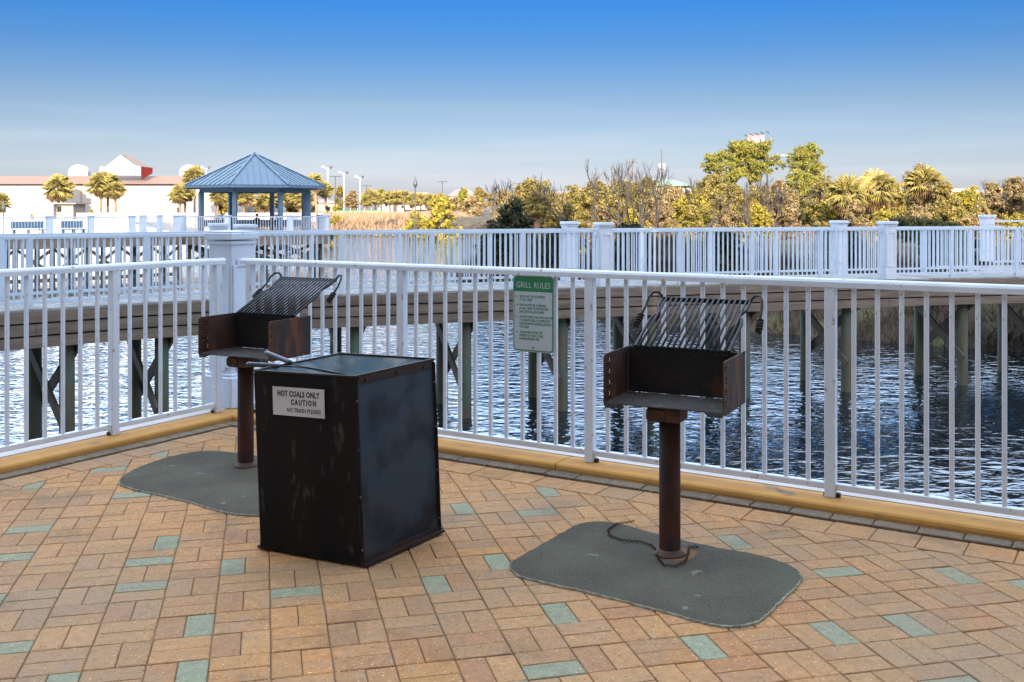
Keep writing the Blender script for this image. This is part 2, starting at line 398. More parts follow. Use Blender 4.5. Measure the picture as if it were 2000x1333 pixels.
def area(p): return abs(sum(p[i].x * p[(i + 1) % len(p)].y - p[(i + 1) % len(p)].x * p[i].y for i in range(len(p)))) / 2
tan_ = [(.42, .205, .062), (.41, .200, .066), (.39, .192, .068), (.42, .210, .070), (.41, .190, .062), (.375, .187, .072), (.41, .20, .066), (.36, .187, .078)]
pinkc = [(.36, .158, .056), (.365, .168, .058), (.35, .158, .058)]
tealc = [(.225, .245, .150), (.24, .26, .162), (.215, .235, .142)]
greyc = [(.125, .085, .056), (.14, .10, .065), (.11, .082, .058)]
TEAL = [(2, 1186), (38, 1254), (124, 1332), (278, 1151), (298, 1107), (390, 1222), (372, 1312), (458, 1112), (580, 1155), (854, 1137), (974, 1100), (1094, 1195),
        (1080, 1304), (1378, 1264), (1640, 1116), (1868, 1122), (1640, 1242), (1780, 1226), (1992, 1138), (1874, 1331), (909, 986), (1058, 968), (1064, 1000),
        (970, 1092), (72, 1041), (44, 1084), (268, 970), (320, 1052), (78, 954), (240, 916), (330, 884), (1435, 1051)]
PINK = [(160, 1200), (112, 1146), (332, 1228), (370, 1126), (310, 1316), (452, 1176), (438, 1262), (700, 1154), (690, 1202), (760, 1136), (812, 1180), (900, 1134),
        (930, 1244), (808, 1270), (930, 1304), (1060, 1276), (1304, 1282), (1430, 1258), (1896, 1150), (1820, 1316), (108, 990), (200, 962), (32, 1062)]
TEAL = [G(*t).xy for t in TEAL]; PINK = [G(*t).xy for t in PINK]
YAW = .2364; gi = Vector((math.cos(YAW), math.sin(YAW))); gj = Vector((math.sin(YAW), -math.cos(YAW)))
O0 = Vector((-1.0926 * CH, 2.3243 * CH)); W = .1329 * CH
mb = MB()
def brick(poly, tone, gap=.0022, z=0.0, ch=.0035):
    if len(poly) < 3 or area(poly) < .0006: return
    c = sum(poly, Vector((0, 0))) / len(poly)
    r = math.sqrt(area(poly)) / 2
    k1 = 1 - gap / r; k2 = 1 - (gap + ch) / r
    if (poly[1] - poly[0]).x * (poly[2] - poly[1]).y - (poly[1] - poly[0]).y * (poly[2] - poly[1]).x < 0: poly = poly[::-1]
    tx, ty = rng.uniform(-.006, .006), rng.uniform(-.006, .006); zz = z + rng.uniform(-.0012, .0012)
    n = len(poly); vs = []
    for p in poly:
        q = c + (p - c) * k1; vs.append((q.x, q.y, z - .012))
    for p in poly:
        q = c + (p - c) * k1; vs.append((q.x, q.y, zz - .003 + (q.x - c.x) * tx + (q.y - c.y) * ty))
    for p in poly:
        q = c + (p - c) * k2; vs.append((q.x, q.y, zz + (q.x - c.x) * tx + (q.y - c.y) * ty))
    fs = [tuple(range(2 * n, 3 * n))]
    for i in range(n):
        j = (i + 1) % n; fs.append((i, j, n + j, n + i)); fs.append((n + i, n + j, 2 * n + j, 2 * n + i))
    mb.add(vs, fs, 0, tone)
ALLC = []
for i in range(-22, 34):
    for j in range(-22, 9):
        b_ = O0 + gi * (i * W) + gj * (j * W)
        for k in range(2):
            ALLC.append(((i, j, k), b_ + (gi * ((k + .5) * W / 2) + gj * (W / 2) if (i + j) % 2 else gj * ((k + .5) * W / 2) + gi * (W / 2))))
keyof = lambda t: min(ALLC, key=lambda q: (q[1] - t).length)[0]
TK = {keyof(t) for t in TEAL}; PK = {keyof(t) for t in PINK} - TK
def pick(c, key):
    if key in TK: return rng.choice(tealc)
    if key in PK: return rng.choice(pinkc)
    px = 1000 + c.x / c.y * F; py = HY + F * CH / c.y
    seen = 0 <= px <= 2000 and py < 1333
    r = rng.random()
    if not seen and r < .08: return rng.choice(tealc)
    if r < .05: return rng.choice(pinkc)
    t = rng.choice(tan_); k = rng.uniform(.90, 1.08); return tuple(v * k for v in t)
BD = .318
for i in range(-22, 34):
    for j in range(-22, 9):
        base = O0 + gi * (i * W) + gj * (j * W)
        if base.y < 1.6 or base.y > 8.4 or abs(base.x) > 5.2: continue
        for k in range(2):
            if (i + j) % 2: a, b = base + gi * (k * W / 2), base + gi * ((k + 1) * W / 2); poly = [a, b, b + gj * W, a + gj * W]
            else: a, b = base + gj * (k * W / 2), base + gj * ((k + 1) * W / 2); poly = [a, a + gi * W, b + gi * W, b]
            c = sum(poly, Vector((0, 0))) / 4
            poly = clip(poly, CR, nR, BD)
            if len(poly) > 2: poly = clip(poly, CL, nL, BD)
            if len(poly) > 2: brick(poly, pick(c, (i, j, k)))
def border(u, n, sgn, length):
    # rows beside the curb: a dark raised row and a tan row
    for row, (w0, w1, cols, zz, ln) in enumerate(((.004, .108, greyc, .012, .206), (.112, BD - .003, tan_, .001, .206))):
        k = -2
        while k * ln < length:
            s0 = k * ln + (.03 if row else 0); s1 = s0 + ln
            a = CORNER + u * sgn * s0; b = CORNER + u * sgn * s1
            poly = [a + n * w0, b + n * w0, b + n * w1, a + n * w1]
            other_p, other_n = (CL, nL) if n is nR else (CR, nR)
            lim = 0.004 if row == 0 else .112
            # mitre at the inner corner
            bis = (nR - nL) if n is nR else (nL - nR)
            poly = clip(poly, CORNER, Vector((-bis.y, bis.x)).normalized() if False else (uR if n is nR else -uL), 0)
            if len(poly) > 2: poly = clip(poly, other_p, other_n, w0 if n is nR else w1)
            t = rng.choice(cols)
            if len(poly) > 2: brick(poly, t, z=zz)
            k += 1
border(uR, nR, 1, 6.5); border(uL, nL, -1, 6.5)
paving = structure(mb.build('paving', M_paver)); tag(paving, None, None)
# bedding under the pavers, reaching back to the building
mb = MB()
far = [CORNER, CORNER + uR * 14, Vector((18, -6.2)), Vector((-18, -6.2)), CORNER - uL * 14]
mb.prism([(p.x, p.y) for p in far][::-1], -.25, -.007); structure(mb.build('patio_bed', M_joint))
# curb (rounded nose) on both runs
mb = MB()
prof = [(-.31, -.30), (-.31, .046), (-.30, .052), (-.02, .052), (-.008, .049), (0, .040), (.002, .025), (-.002, -.02), (-.002, -.30)]   # (towards patio, z)
def sweep(p, u, n, s0, s1, prof, mitre=None):
    ring = []
    for s_ in (s0, s1):
        ring.append([(p + u * (s_ if not (mitre and s_ == mitre[0]) else s_ + mitre[1] * q[0]) + n * q[0]).to_3d() + Vector((0, 0, q[1])) for q in prof])
    k = len(prof); vs = ring[0] + ring[1]
    fs = [(i, (i + 1) % k, k + (i + 1) % k, k + i) for i in range(k)] + [tuple(range(k - 1, -1, -1)), tuple(range(k, 2 * k))]
    mb.add(vs, fs)
dirn = 1
cuts = [0, .9, 2.62, 4.6, 7, 12]
sjoint = (Vector(G(1090, 920).xy) - CORNER).dot(uR)
cuts = [0, sjoint - 1.9, sjoint, sjoint + 2.6, sjoint + 5.5, 13]
for a, b in zip(cuts[:-1], cuts[1:]):
    sweep(CORNER, uR, nR, a + .003 if a else 0, b - .003, prof, (0, 1))
for a, b in zip([0, 2.9, 6, 9], [2.9, 6, 9, 13]):
    sweep(CORNER, -uL, nL, a + .003 if a else 0, b - .003, prof, (0, 1))
structure(mb.build('curb', M_curb))
mb = MB()
for a, b, u, n in ((.0, 13, uR, nR), (0, 13, -uL, nL)):
    q = [CORNER + u * (a - .2) - n * .20, CORNER + u * b - n * .20, CORNER + u * b - n * .315, CORNER + u * (a - .3) - n * .315]
    q = [(v.x, v.y) for v in q]
    if (Vector(q[1]) - Vector(q[0])).cross(Vector(q[2]) - Vector(q[1])) < 0: q = q[::-1]
    mb.prism(q, -.33, .056)
structure(mb.build('curb_ledge', mat('ledge_concrete', (.46, .42, .40), (.40, .37, .35), 4, .8, bump=.2, bscale=60)))
mb = MB()
p0 = CORNER - nR * .305 - nL * .305
for u, n, s0, s1 in ((uR, nR, -.306, 14), (-uL, nL, 0.0, 14)):
    a = CORNER + u * s0 - n * .31; b = CORNER + u * s1 - n * .31
    q = [a, b, b + n * .26, a + n * .26]
    mb.prism([(v.x, v.y) for v in (q if (q[1]-q[0]).cross(q[2]-q[1]) > 0 else q[::-1])], -4, -.30)
structure(mb.build('seawall', M_wallconc))

# ------------------------------------------------------------------ near fence
FZ = .052
def meshbox(name, dx, dy, z0, z1, m, bev=.003):
    b = MB(); b.box(0, 0, (z0 + z1) / 2, dx, dy, z1 - z0, bev=bev); o = b.build(name, m); me = o.data; bpy.data.objects.remove(o); return me
me_bal = meshbox('baluster', .022, .022, FZ + .07, 1.15, M_white)
me_post = meshbox('post', .055, .055, FZ, 1.15, M_white, .004)
me_foot = meshbox('post_foot', .085, .03, FZ - .003, FZ + .022, M_rustlt, .004)
def rail_prof(mb, s0, s1, z, w, h, rnd=True):
    # rounded top rail along local x
    pts = [(-w / 2, -h / 2), (w / 2, -h / 2), (w / 2, h * .1), (w * .38, h * .36), (w * .18, h * .5), (-w * .18, h * .5), (-w * .38, h * .36), (-w / 2, h * .1)]
    k = len(pts); vs = [(s0, a, z + b) for a, b in pts] + [(s1, a, z + b) for a, b in pts]
    mb.add(vs, [(i, (i + 1) % k, k + (i + 1) % k, k + i) for i in range(k)] + [tuple(range(k - 1, -1, -1)), tuple(range(k, 2 * k))])
def near_fence(name, label, org, ang, s0, s1, posts, bals):
    t = thing(name, label, 'fence', (org.x, org.y, 0), ang)
    b = MB(); rail_prof(b, s0, s1, 1.169, .062, .045); b.build('top_rail', M_white, t)
    b = MB(); b.box((s0 + s1) / 2 , 0, FZ + .058, s1 - s0 - .1, .036, .034, bev=.004); b.build('bottom_rail', M_white, t)
    for p in posts:
        po = link('post', me_post, t, (p, 0, 0)); link('foot', me_foot, po, (0.004, 0.012, 0))
    for p in bals: link('baluster', me_bal, t, (p, 0, 0))
    return t
angR = math.atan2(uR.y, uR.x)
posts = [1.41 * k for k in range(-2, 4)]
bals = [1.41 * k + 1.41 * q / 12 for k in range(-2, 3) for q in range(1, 12)]
near_fence('fence', 'near white metal fence carrying the green sign, running right of the pillar behind both grills', P1, angR, -2.90, 4.4, posts, bals)
angL = math.atan2(uL.y, uL.x)
postsL = [.888, 0, -1.5, -3.0]
balsL = [.888 * q / 7 for q in range(1, 7)] + [-1.5 * q / 12 for q in range(1, 12)] + [-1.5 - 1.5 * q / 12 for q in range(1, 12)]
near_fence('fence', 'near white metal fence left of the pillar with chipped paint on its post', PL, angL, -3.3, .95, postsL, balsL)

# ------------------------------------------------------------------ pillars
def pillar_parts(t, w, h, base=True, z0=0):
    m = M_pillar
    b = MB(); b.box(0, 0, z0 + (h - .07) / 2, w, w, h - .07, bev=.006)
    b.build('shaft', m, t)
    b = MB()
    e = .012
    for k in range(4):
        Mr = Matrix.Rotation(k * PI / 2, 4, 'Z')
        y = -w / 2 - .0045
        for (cx, cz, dx, dz) in ((-w * .36, h * .52, w * .15, h * .58), (w * .36, h * .52, w * .15, h * .58), (0, h * .81 + .012, w * .568, .05), (0, h * .23 , w * .568, .05)):
            b.box(0, 0, 0, dx, .014, dz, bev=.002, M=Mr @ Matrix.Translation((cx, y, z0 + cz)))
    b.build('panel_frame', m, t)
    b = MB()
    b.box(0, 0, z0 + h - .085, w + .03, w + .03, .03, bev=.006); b.box(0, 0, z0 + h - .036, w + .06, w + .06, .055, bev=.008)
    b.box(0, 0, z0 + h - .003, w + .045, w + .045, .010, bev=.004)
    b.build('cap', m, t)
    if base:
        b = MB(); b.box(0, 0, z0 + .12, w + .06, w + .06, .24, bev=.01); b.box(0, 0, z0 + .25, w + .03, w + .03, .02, bev=.006); b.build('plinth', m, t)
pc = Vector((-2.155, 7.90))
t = thing('pillar', 'large white panelled pillar with square cap where the two near fences meet', 'pillar', (pc.x, pc.y, FZ - .002), angR)
pillar_parts(t, .24, 1.335)

# ------------------------------------------------------------------ concrete pads
def smooth_poly(pts, n=3):
    pts = [Vector(p) for p in pts]
    for _ in range(n):
        q = []
        for i in range(len(pts)):
            a = pts[i]; b = pts[(i + 1) % len(pts)]; q += [a * .75 + b * .25, a * .25 + b * .75]
        pts = q
    return pts
def pad(name, label, pix, seed, extra=()):
    r = random.Random(seed)
    pts = [G(x, y, .006).xy for x, y in pix] + [Vector(e) for e in extra]
    pts = smooth_poly(pts, 4)
    pts = [p + Vector((r.uniform(-.0035, .0035), r.uniform(-.0035, .0035))) for p in pts]
    c = sum(pts, Vector((0, 0))) / len(pts)
    if sum((pts[i] - c).cross(pts[(i + 1) % len(pts)] - c) for i in range(len(pts))) < 0: pts = pts[::-1]
    b = MB(); n = len(pts)
    vs = [(p.x - c.x, p.y - c.y, -.004) for p in pts] + [(p.x - c.x, p.y - c.y, .007) for p in pts] + [((p.x - c.x) * .992, (p.y - c.y) * .992, .011) for p in pts]
    b.add(vs, [(i, (i + 1) % n, n + (i + 1) % n, n + i) for i in range(n)] , 1)
    b.f += [(n + i, n + (i + 1) % n, 2 * n + (i + 1) % n, 2 * n + i) for i in range(n)]; b.m += [1] * n; b.c += [None] * n
    b.f.append(tuple(range(2 * n, 3 * n))); b.m.append(0); b.c.append(None)
    o = b.build(name, [M_pad, M_padedge], loc=(c.x, c.y, 0)); tag(o, label, 'concrete pad')
pad('concrete_pad', 'grey-green rounded concrete pad under the right grill with a chain lying on it',
    [(993, 1104), (1004, 1094), (1060, 1063), (1110, 1034), (1140, 1020), (1200, 1020), (1270, 1042), (1400, 1072), (1490, 1086), (1552, 1108), (1568, 1126), (1562, 1142), (1530, 1172), (1500, 1202), (1480, 1218), (1435, 1226), (1390, 1222), (1290, 1194), (1130, 1153), (1020, 1130), (1000, 1118)], 3)
pad('concrete_pad', 'grey rounded concrete pad under the left grill, half hidden by the ash bin',
    [(226, 940), (262, 916), (330, 892), (400, 880), (470, 886), (560, 902)], 4, [G(700, 930).xy, G(760, 962).xy, G(700, 1010).xy, G(560, 1012).xy, G(490, 1010).xy, G(440, 1006).xy, G(360, 980).xy, G(240, 955).xy])

# ------------------------------------------------------------------ pedestal grills
def make_grill(label, loc, rz):
    t = thing('grill', label, 'grill', (loc[0], loc[1], .008), rz, 'pedestal park grills')
    b = MB(); b.tube([(0, 0, -.004), (0, 0, .02), (0, 0, .63)], [.052, .0475, .0475], 24); b.build('post', M_post, t, smooth=True)
    b = MB(); b.tube([(0, 0, .003), (0, 0, .012), (0, 0, .03)], [.075, .062, .049], 20); b.build('weld_collar', M_rustlt, t, smooth=True)
    b = MB(); b.box(-.01, -.0, .632, .15, .13, .062, bev=.006); b.box(-.045, -.068, .632, .085, .006, .045, bev=.002)
    b.box(-.045, -.072, .652, .075, .004, .004); b.box(-.045, -.072, .612, .075, .004, .004)
    for q in (-.006, .006): b.box(-.045, -.072, .632 + q, .055, .003, .003)
    b.build('bracket', M_rustlt, t)
    X, Y0, Y1, YB, Z0, Z1 = .272, -.11, .27, .205, .678, .893
    # floor pan with drooped front lip
    b = MB(); prof_ = [(Y0, Z0 - .020), (Y0 + .006, Z0 - .004), (Y0 + .03, Z0), (YB, Z0)]
    n = len(prof_); xs_ = [-X + .003, -X + .05, -X + .09, X - .09, X - .05, X - .003]
    dz = [0, 0, .016, .016, 0, 0]
    vs = []
    for x_, q in zip(xs_, dz):
        for k, (y_, z_) in enumerate(prof_): vs.append((x_, y_ + (q * .5 if k < 2 else 0), z_ + (q if k == 0 else q * .2 if k == 1 else 0)))
    off = len(vs); vs += [(v[0], v[1], v[2] - .004) for v in vs]
    fs = []
    for i in range(len(xs_) - 1):
        for k in range(n - 1):
            a = i * n + k; fs.append((a, a + n, a + n + 1, a + 1)); fs.append((a + off, a + off + 1, a + off + n + 1, a + off + n))
        a = i * n; fs.append((a, a + off, a + off + n, a + n))
    b.add(vs, fs); b.build('floor_pan', M_ash, t)
    b = MB(); b.box(0, YB, (Z0 + Z1) / 2, 2 * X - .008, .005, Z1 - Z0 - .004, bev=.001); b.build('back_wall', M_steel, t)
    # side panels with four louvre slots near the front
    for sx, mm in ((-1, M_rust), (1, M_rust)):
        b = MB(); x = sx * X; th = .0045
        ye = [Y0, Y0 + .026, Y0 + .080, Y1]
        zs = [Z0 - .02]; 
        for k in range(4): zc = Z0 + .030 + k * .050; zs += [zc - .010, zc + .012]
        zs.append(Z1)
        def cell(y0, y1, z0, z1, ca=0, cb=0):
            poly = [(y0, z0), (y1, z0), (y1, z1), (y0, z1)]
            if ca: poly = [(y0 + ca, z0), (y1, z0), (y1, z1), (y0, z1), (y0, z0 + ca), (y0 + ca * .3, z0 + ca * .3)]
            if cb: poly = [(y0, z0), (y1, z0), (y1, z1), (y0 + cb, z1), (y0 + cb * .3, z1 - cb * .3), (y0, z1 - cb)]
            k_ = len(poly); vs_ = [(x - th / 2, a, c) for a, c in poly] + [(x + th / 2, a, c) for a, c in poly]
            b.add(vs_, [tuple(range(k_)), tuple(range(2 * k_ - 1, k_ - 1, -1))] + [(i, k_ + i, k_ + (i + 1) % k_, (i + 1) % k_) for i in range(k_)])
        for ci in range(3):
            for ri in range(len(zs) - 1):
                if ci == 1 and ri % 2 == 1: continue
                cell(ye[ci], ye[ci + 1], zs[ri], zs[ri + 1], .018 if ci == 0 and ri == 0 else 0, .018 if ci == 0 and ri == len(zs) - 2 else 0)
        for k in range(4):
            zc = Z0 + .030 + k * .050
            b.beam((x + sx * .003, (ye[1] + ye[2]) / 2 - .020, zc + .012), (x + sx * .003, (ye[1] + ye[2]) / 2 + .020, zc + .012), .012, .004)
            b.box(x + sx * .006, (ye[1] + ye[2]) / 2, zc + .001, .002, ye[2] - ye[1] + .004, .022)
            b.beam((x - sx * .004, ye[1], zc - .006), (x - sx * .005, ye[2], zc - .008), .012, .003)
        # folded rim round the panel and hinge tab
        b.beam((x, YB + .02, Z1 - .002), (x, Y1, Z1 - .002), .008, .006)
        b.build('side_panel', mm, t)
    # cooking grate, flipped up towards the back
    g = bpy.data.objects.new('grate', None); COL.objects.link(g); g.parent = t
    dirv = Vector((0, .42, .195)); Lg = dirv.length; dv = dirv / Lg; up = Vector((0, -dv.z, dv.y)); o = Vector((0, .175, Z1 + .002))
    P = lambda x, s, h=0: o + Vector((x, 0, 0)) + dv * s + up * h
    b = MB(); nb = 16; hw = .203
    for k in range(nb):
        x = -hw + 2 * hw * k / (nb - 1); b.tube([P(x, -.012, .006), P(x, Lg, .006)], .0063, 6)
    b.build('rods', M_rods, g, smooth=True)
    b = MB(); b.beam(P(-hw - .012, 0, -.004), P(hw + .012, 0, -.004), .010, .026); b.beam(P(-hw - .018, Lg, -.002), P(hw + .018, Lg, -.002), .010, .022)
    for sx in (-1, 1):
        fr = [(hw + .020, 0), (hw + .022, .15), (hw + .024, .24), (hw + .014, .285), (hw - .004, .31), (hw + .002, .335), (hw + .018, .37), (hw + .020, Lg)]
        b.tube([P(sx * a, s, .004) for a, s in fr], .0075, 8)
    b.build('frame', M_rods, g, smooth=False)
    for sx in (-1, 1):
        h = MB()
        q = [P(sx * (hw + .020), Lg - .01, .004), P(sx * (hw + .028), Lg + .008, .016), P(sx * (hw + .045), Lg + .012, .03), P(sx * (hw + .068), Lg + .002, .034),
             P(sx * (hw + .084), Lg - .03, .024), P(sx * (hw + .088), Lg - .08, .0)]
        e = q[-1] + Vector((sx * .012, -.11, -.085)); q.append(e)
        h.tube(q, .0065, 8); ho = h.build('handle', M_steel, g, smooth=True)
        h = MB(); d = (q[-1] - q[-2]).normalized(); s_ = q[-2] + (q[-1] - q[-2]) * .45; L_ = (e - s_).length + .006
        a = d.orthogonal().normalized(); c = d.cross(a); pts = []
        for k in range(57):
            w = k / 56; th_ = w * 2 * PI * 4.5; rr = .0135 if .04 < w < .95 else .008
            pts.append(s_ + d * (L_ * w) + (a * math.cos(th_) + c * math.sin(th_)) * rr)
        h.tube(pts, .0048, 6); h.build('spring_grip', M_steel, ho, smooth=True)
    return t
gl1 = make_grill('rusty black pedestal grill on the right, its grate flipped up', (.705, 4.59), R(-26.3))
gl2 = copy_tree(gl1); gl2.location = (-1.600, 6.17, .008); gl2.rotation_euler = (0, 0, R(-27.5))
gl2['label'] = 'rusty pedestal grill behind the black ash bin, in front of the white pillar'

M_stain = mat('rust_stain', (.20, .075, .02), (.09, .05, .03), 16, .9, bump=.5, bscale=120)
def stain(parent_name, c, rad, sx):
    po = [o_ for o_ in bpy.data.objects if o_.name.startswith('concrete_pad') and (o_.location.xy - Vector(c)).length < 1.0][0]
    r_ = random.Random(8); b = MB(); n = 36; vs = []
    for k in range(n):
        a = 2 * PI * k / n; q = rad * (1 + .12 * math.sin(a + 1) + .08 * math.sin(3 * a) + r_.uniform(-.03, .03)); vs.append((c[0] - po.location.x + math.cos(a) * q * sx, c[1] - po.location.y + math.sin(a) * q, .0122))
    b.add(vs, [tuple(range(n))]); b.build('rust_stain', M_stain, po)
stain('concrete_pad', (.72, 4.585), .085, 1.15)

# chain on the right pad
def link_ring(b, c, d, n_, L_=.015, w=.009, r=.0017):
    s_ = d.cross(n_).normalized(); pts = []
    for k in range(12):
        a = 2 * PI * k / 12; pts.append(c + d * (math.cos(a) * L_ / 2) + s_ * (math.sin(a) * w / 2))
    pts.append(pts[0]); b.tube(pts, r, 5, cap=False)
b = MB()
for path in ([(1236, 1020), (1205, 1024), (1187, 1036), (1192, 1048), (1215, 1056), (1250, 1059), (1272, 1066), (1284, 1078), (1284, 1090), (1296, 1104), (1318, 1107), (1338, 1098), (1344, 1082), (1345, 1070), (1362, 1069)],):
    pts = [G(x, y, .016) for x, y in path]; acc = 0; k = 0
    for a, c in zip(pts[:-1], pts[1:]):
        L_ = (c - a).length; d = (c - a) / L_
        while acc < L_:
            nrm = Vector((0, 0, 1)) if k % 2 else d.cross(Vector((0, 0, 1))).normalized()
            link_ring(b, a + d * acc + Vector((0, 0, .001 if k % 2 else .004)), d, nrm); acc += .0118; k += 1
        acc -= L_
o = b.build('chain', M_post, smooth=True); tag(o, 'thin rusty chain curling across the right concrete pad round the grill post', 'chain')

# ------------------------------------------------------------------ ash bin
BB = [Vector((-1.14, 4.668, 0)), Vector((-.652, 4.435, 0)), Vector((-.343, 4.919, 0)), Vector((-.831, 5.152, 0))]
TT = [p + Vector((-.031, 0, z)) for p, z in zip(BB, (.818, .828, .834, .828))]
bc = sum(BB, Vector()) / 4
t = thing('ash_bin', 'tall square black steel bin for hot coals with a white warning sticker', 'ash bin', (bc.x, bc.y, 0), 0)
Lb = lambda p: p - bc
B_ = [Lb(p) + Vector((0, 0, .012)) for p in BB]; T_ = [Lb(p) for p in TT]
def facept(k, u, v, off=0):
    a, b2, c, d = B_[k], B_[(k + 1) % 4], T_[(k + 1) % 4], T_[k]
    p = a.lerp(b2, u).lerp(d.lerp(c, u), v); n_ = (b2 - a).cross(d - a).normalized(); return p + n_ * off
rb = random.Random(5)
def panel(k, m, name):
    b = MB(); nu, nv = 10, 12
    vs = []
    for j in range(nv + 1):
        for i in range(nu + 1):
            e = 0 if i in (0, nu) or j in (0, nv) else math.sin(i / nu * PI) * math.sin(j / nv * PI) * .004 + rb.uniform(-.0006, .0006)
            vs.append(facept(k, i / nu, j / nv, e - .001))
    b.add(vs, [(j * (nu + 1) + i, j * (nu + 1) + i + 1, (j + 1) * (nu + 1) + i + 1, (j + 1) * (nu + 1) + i) for j in range(nv) for i in range(nu)])
    b.build(name, m, t, smooth=True)
panel(0, M_bin_shaded, 'front_panel'); panel(1, M_bin_skylit, 'side_panel'); panel(2, M_bin_skylit, 'back_panel'); panel(3, M_bin_shaded, 'side_panel')
b = MB(); b.add([p + Vector((0, 0, .004)) for p in B_], [(3, 2, 1, 0)]); b.build('base_plate', M_strip, t)
b = MB()
for k in (1, 2, 3):   # edge strips: corners and the skirt and rim of three sides
    for u in (.018, .982):
        b.beam(facept(k, u, .0, .003), facept(k, u, .985, .003), .020, .004, up=(B_[(k + 1) % 4] - B_[k]))
    b.beam(facept(k, .04, .975, .003), facept(k, .96, .975, .003), .004, .032)
    b.beam(facept(k, 0, .004, .012), facept(k, 1.0, .004, .012), .026, .012); b.beam(facept(k, 0, .022, .004), facept(k, 1.0, .022, .004), .006, .026)
b.build('edge_strip', M_strip, t)
b = MB()
for k in range(4):
    b.beam(T_[k] + Vector((0, 0, .001)), T_[(k + 1) % 4] + Vector((0, 0, .001)), .010, .008)
b.build('rim', M_strip, t)
for v in (.08, .36, .61, .87):
    for u in (.018, .982):
        b = MB(); p = facept(1, u, v, .006); n_ = (facept(1, u, v, .02) - facept(1, u, v, 0)).normalized()
        b.tube([p - n_ * .003, p + n_ * .002, p + n_ * .004], [.006, .006, .003], 8); b.build('rivet', M_bolt, t, smooth=True)
for u in (.12, .5, .85):
    b = MB(); p = facept(1, u, .972, .006); n_ = (facept(1, u, .9, .02) - facept(1, u, .9, 0)).normalized()
    b.tube([p - n_ * .002, p + n_ * .006], [.009, .008], 6); b.build('bolt', M_strip, t)
# hopper: slopes falling to a throat
cc = sum(T_, Vector()) / 4 + Vector((.0, -.02, -.26))
inner = [cc + (p - sum(T_, Vector()) / 4) * .30 for p in T_]
b = MB()
for k in range(4):
    a, b2, c, d = T_[k], T_[(k + 1) % 4], Vector(inner[(k + 1) % 4]), Vector(inner[k]); nn = 6; vs = []
    for j in range(nn + 1):
        for i in range(nn + 1):
            p = a.lerp(b2, i / nn).lerp(d.lerp(c, i / nn), j / nn) - Vector((0, 0, math.sin(j / nn * PI) * .012 + (.002 if j else 0)))
            vs.append(p)
    b.add(vs, [(j * (nn + 1) + i, j * (nn + 1) + i + 1, (j + 1) * (nn + 1) + i + 1, (j + 1) * (nn + 1) + i) for j in range(nn) for i in range(nn)])
b.build('hopper', M_hop, t)
b = MB(); rr = random.Random(9)
for k in range(60):
    p = cc + Vector((rr.uniform(-.07, .07), rr.uniform(-.07, .07), -.006 + rr.uniform(0, .02))); b.box(p.x, p.y, p.z, rr.uniform(.01, .03), rr.uniform(.01, .025), .015, rr.uniform(0, 3), bev=.004)
b.build('ash', M_ash, t)

# text helper ------------------------------------------------------
def text_mesh(name, body, size, m, parent, M, align='LEFT', spacing=1.0, bold=0.0, xs=1.0, line=1.0):
    cu = bpy.data.curves.new(name, 'FONT'); cu.body = body; cu.size = size; cu.align_x = align; cu.space_character = spacing
    cu.offset = bold; cu.space_line = line; cu.extrude = .0006; cu.resolution_u = 2
    o = bpy.data.objects.new(name, cu); COL.objects.link(o)
    dg = bpy.context.evaluated_depsgraph_get(); me = bpy.data.meshes.new_from_object(o.evaluated_get(dg))
    bpy.data.objects.remove(o); me.transform(M @ Matrix.Diagonal((xs, 1, 1, 1))); me.materials.clear(); me.materials.append(m); me.name = name
    return link(name, me, parent)
def frame_at(p, xdir, zdir):
    x = xdir.normalized(); y = (zdir - x * zdir.dot(x)).normalized(); n = x.cross(y)
    return Matrix(((x.x, y.x, n.x, p.x), (x.y, y.y, n.y, p.y), (x.z, y.z, n.z, p.z), (0, 0, 0, 1)))
# sticker: photo corners (536,758) (636,764) (640,820) (538,815) on the front-left face
u0, u1, v0, v1 = .195, .715, .765, .922
p0 = facept(0, u0, v1, .005); p1 = facept(0, u1, v1, .005); p2 = facept(0, u0, v0, .005)
Mx = frame_at(p0, p1 - p0, p0 - p2); wS = (p1 - p0).length; hS = (p0 - p2).length
b = MB(); b.box(0, 0, 0, wS, hS, .002, M=Mx @ Matrix.Translation((wS / 2, -hS / 2, .001))); lab = b.build('warning_sticker', M_label, t)
for body, x, y, s, al, sc, bo, xs_ in (('HOT COALS ONLY', .5, .32, .036, 'CENTER', 1.08, .0009, .70), ('CAUTION', .60, .60, .034, 'CENTER', 1.45, .0010, .68), ('NO TRASH PLEASE!', .60, .86, .026, 'CENTER', 1.03, .0, .80)):
    text_mesh('lettering', body, s, M_ink, lab, Mx @ Matrix.Translation((wS * x, -hS * y, .0026)), al, sc, bo, xs_)

# tools resting on the bin
def tool(label, pts, grip_frac, m_rod=M_steel):
    o = thing('grill_tool', label, 'grill tool', tuple(pts[0]), 0, 'dark tools resting on the ash bin')
    q = [p - pts[0] for p in pts]
    gpt = q[0].lerp(q[1], grip_frac)
    b = MB(); b.tube([q[0], q[0].lerp(gpt, .06), q[0].lerp(gpt, .12), q[0].lerp(gpt, .9), gpt], [.009, .013, .0115, .0115, .009], 10); b.build('grip', M_binhandle, o, smooth=True)
    b = MB(); b.tube([gpt, q[1]] + q[2:], .0035, 6)
    b.build('rod', m_rod, o, smooth=True); return o
M_binhandle = mat('tool_grip', (.02, .03, .045), (.03, .04, .055), 20, .35)
tool('dark long handled tool lying almost level over the left corner of the ash bin', [GY(482, 712, 4.80), GY(600, 718, 4.74), GY(676, 733, 4.60)], .55)
tool('dark long handled tool tilted up above the other on the ash bin rim', [GY(519, 689, 4.98), GY(592, 718, 4.78), GY(662, 731, 4.62)], .70)

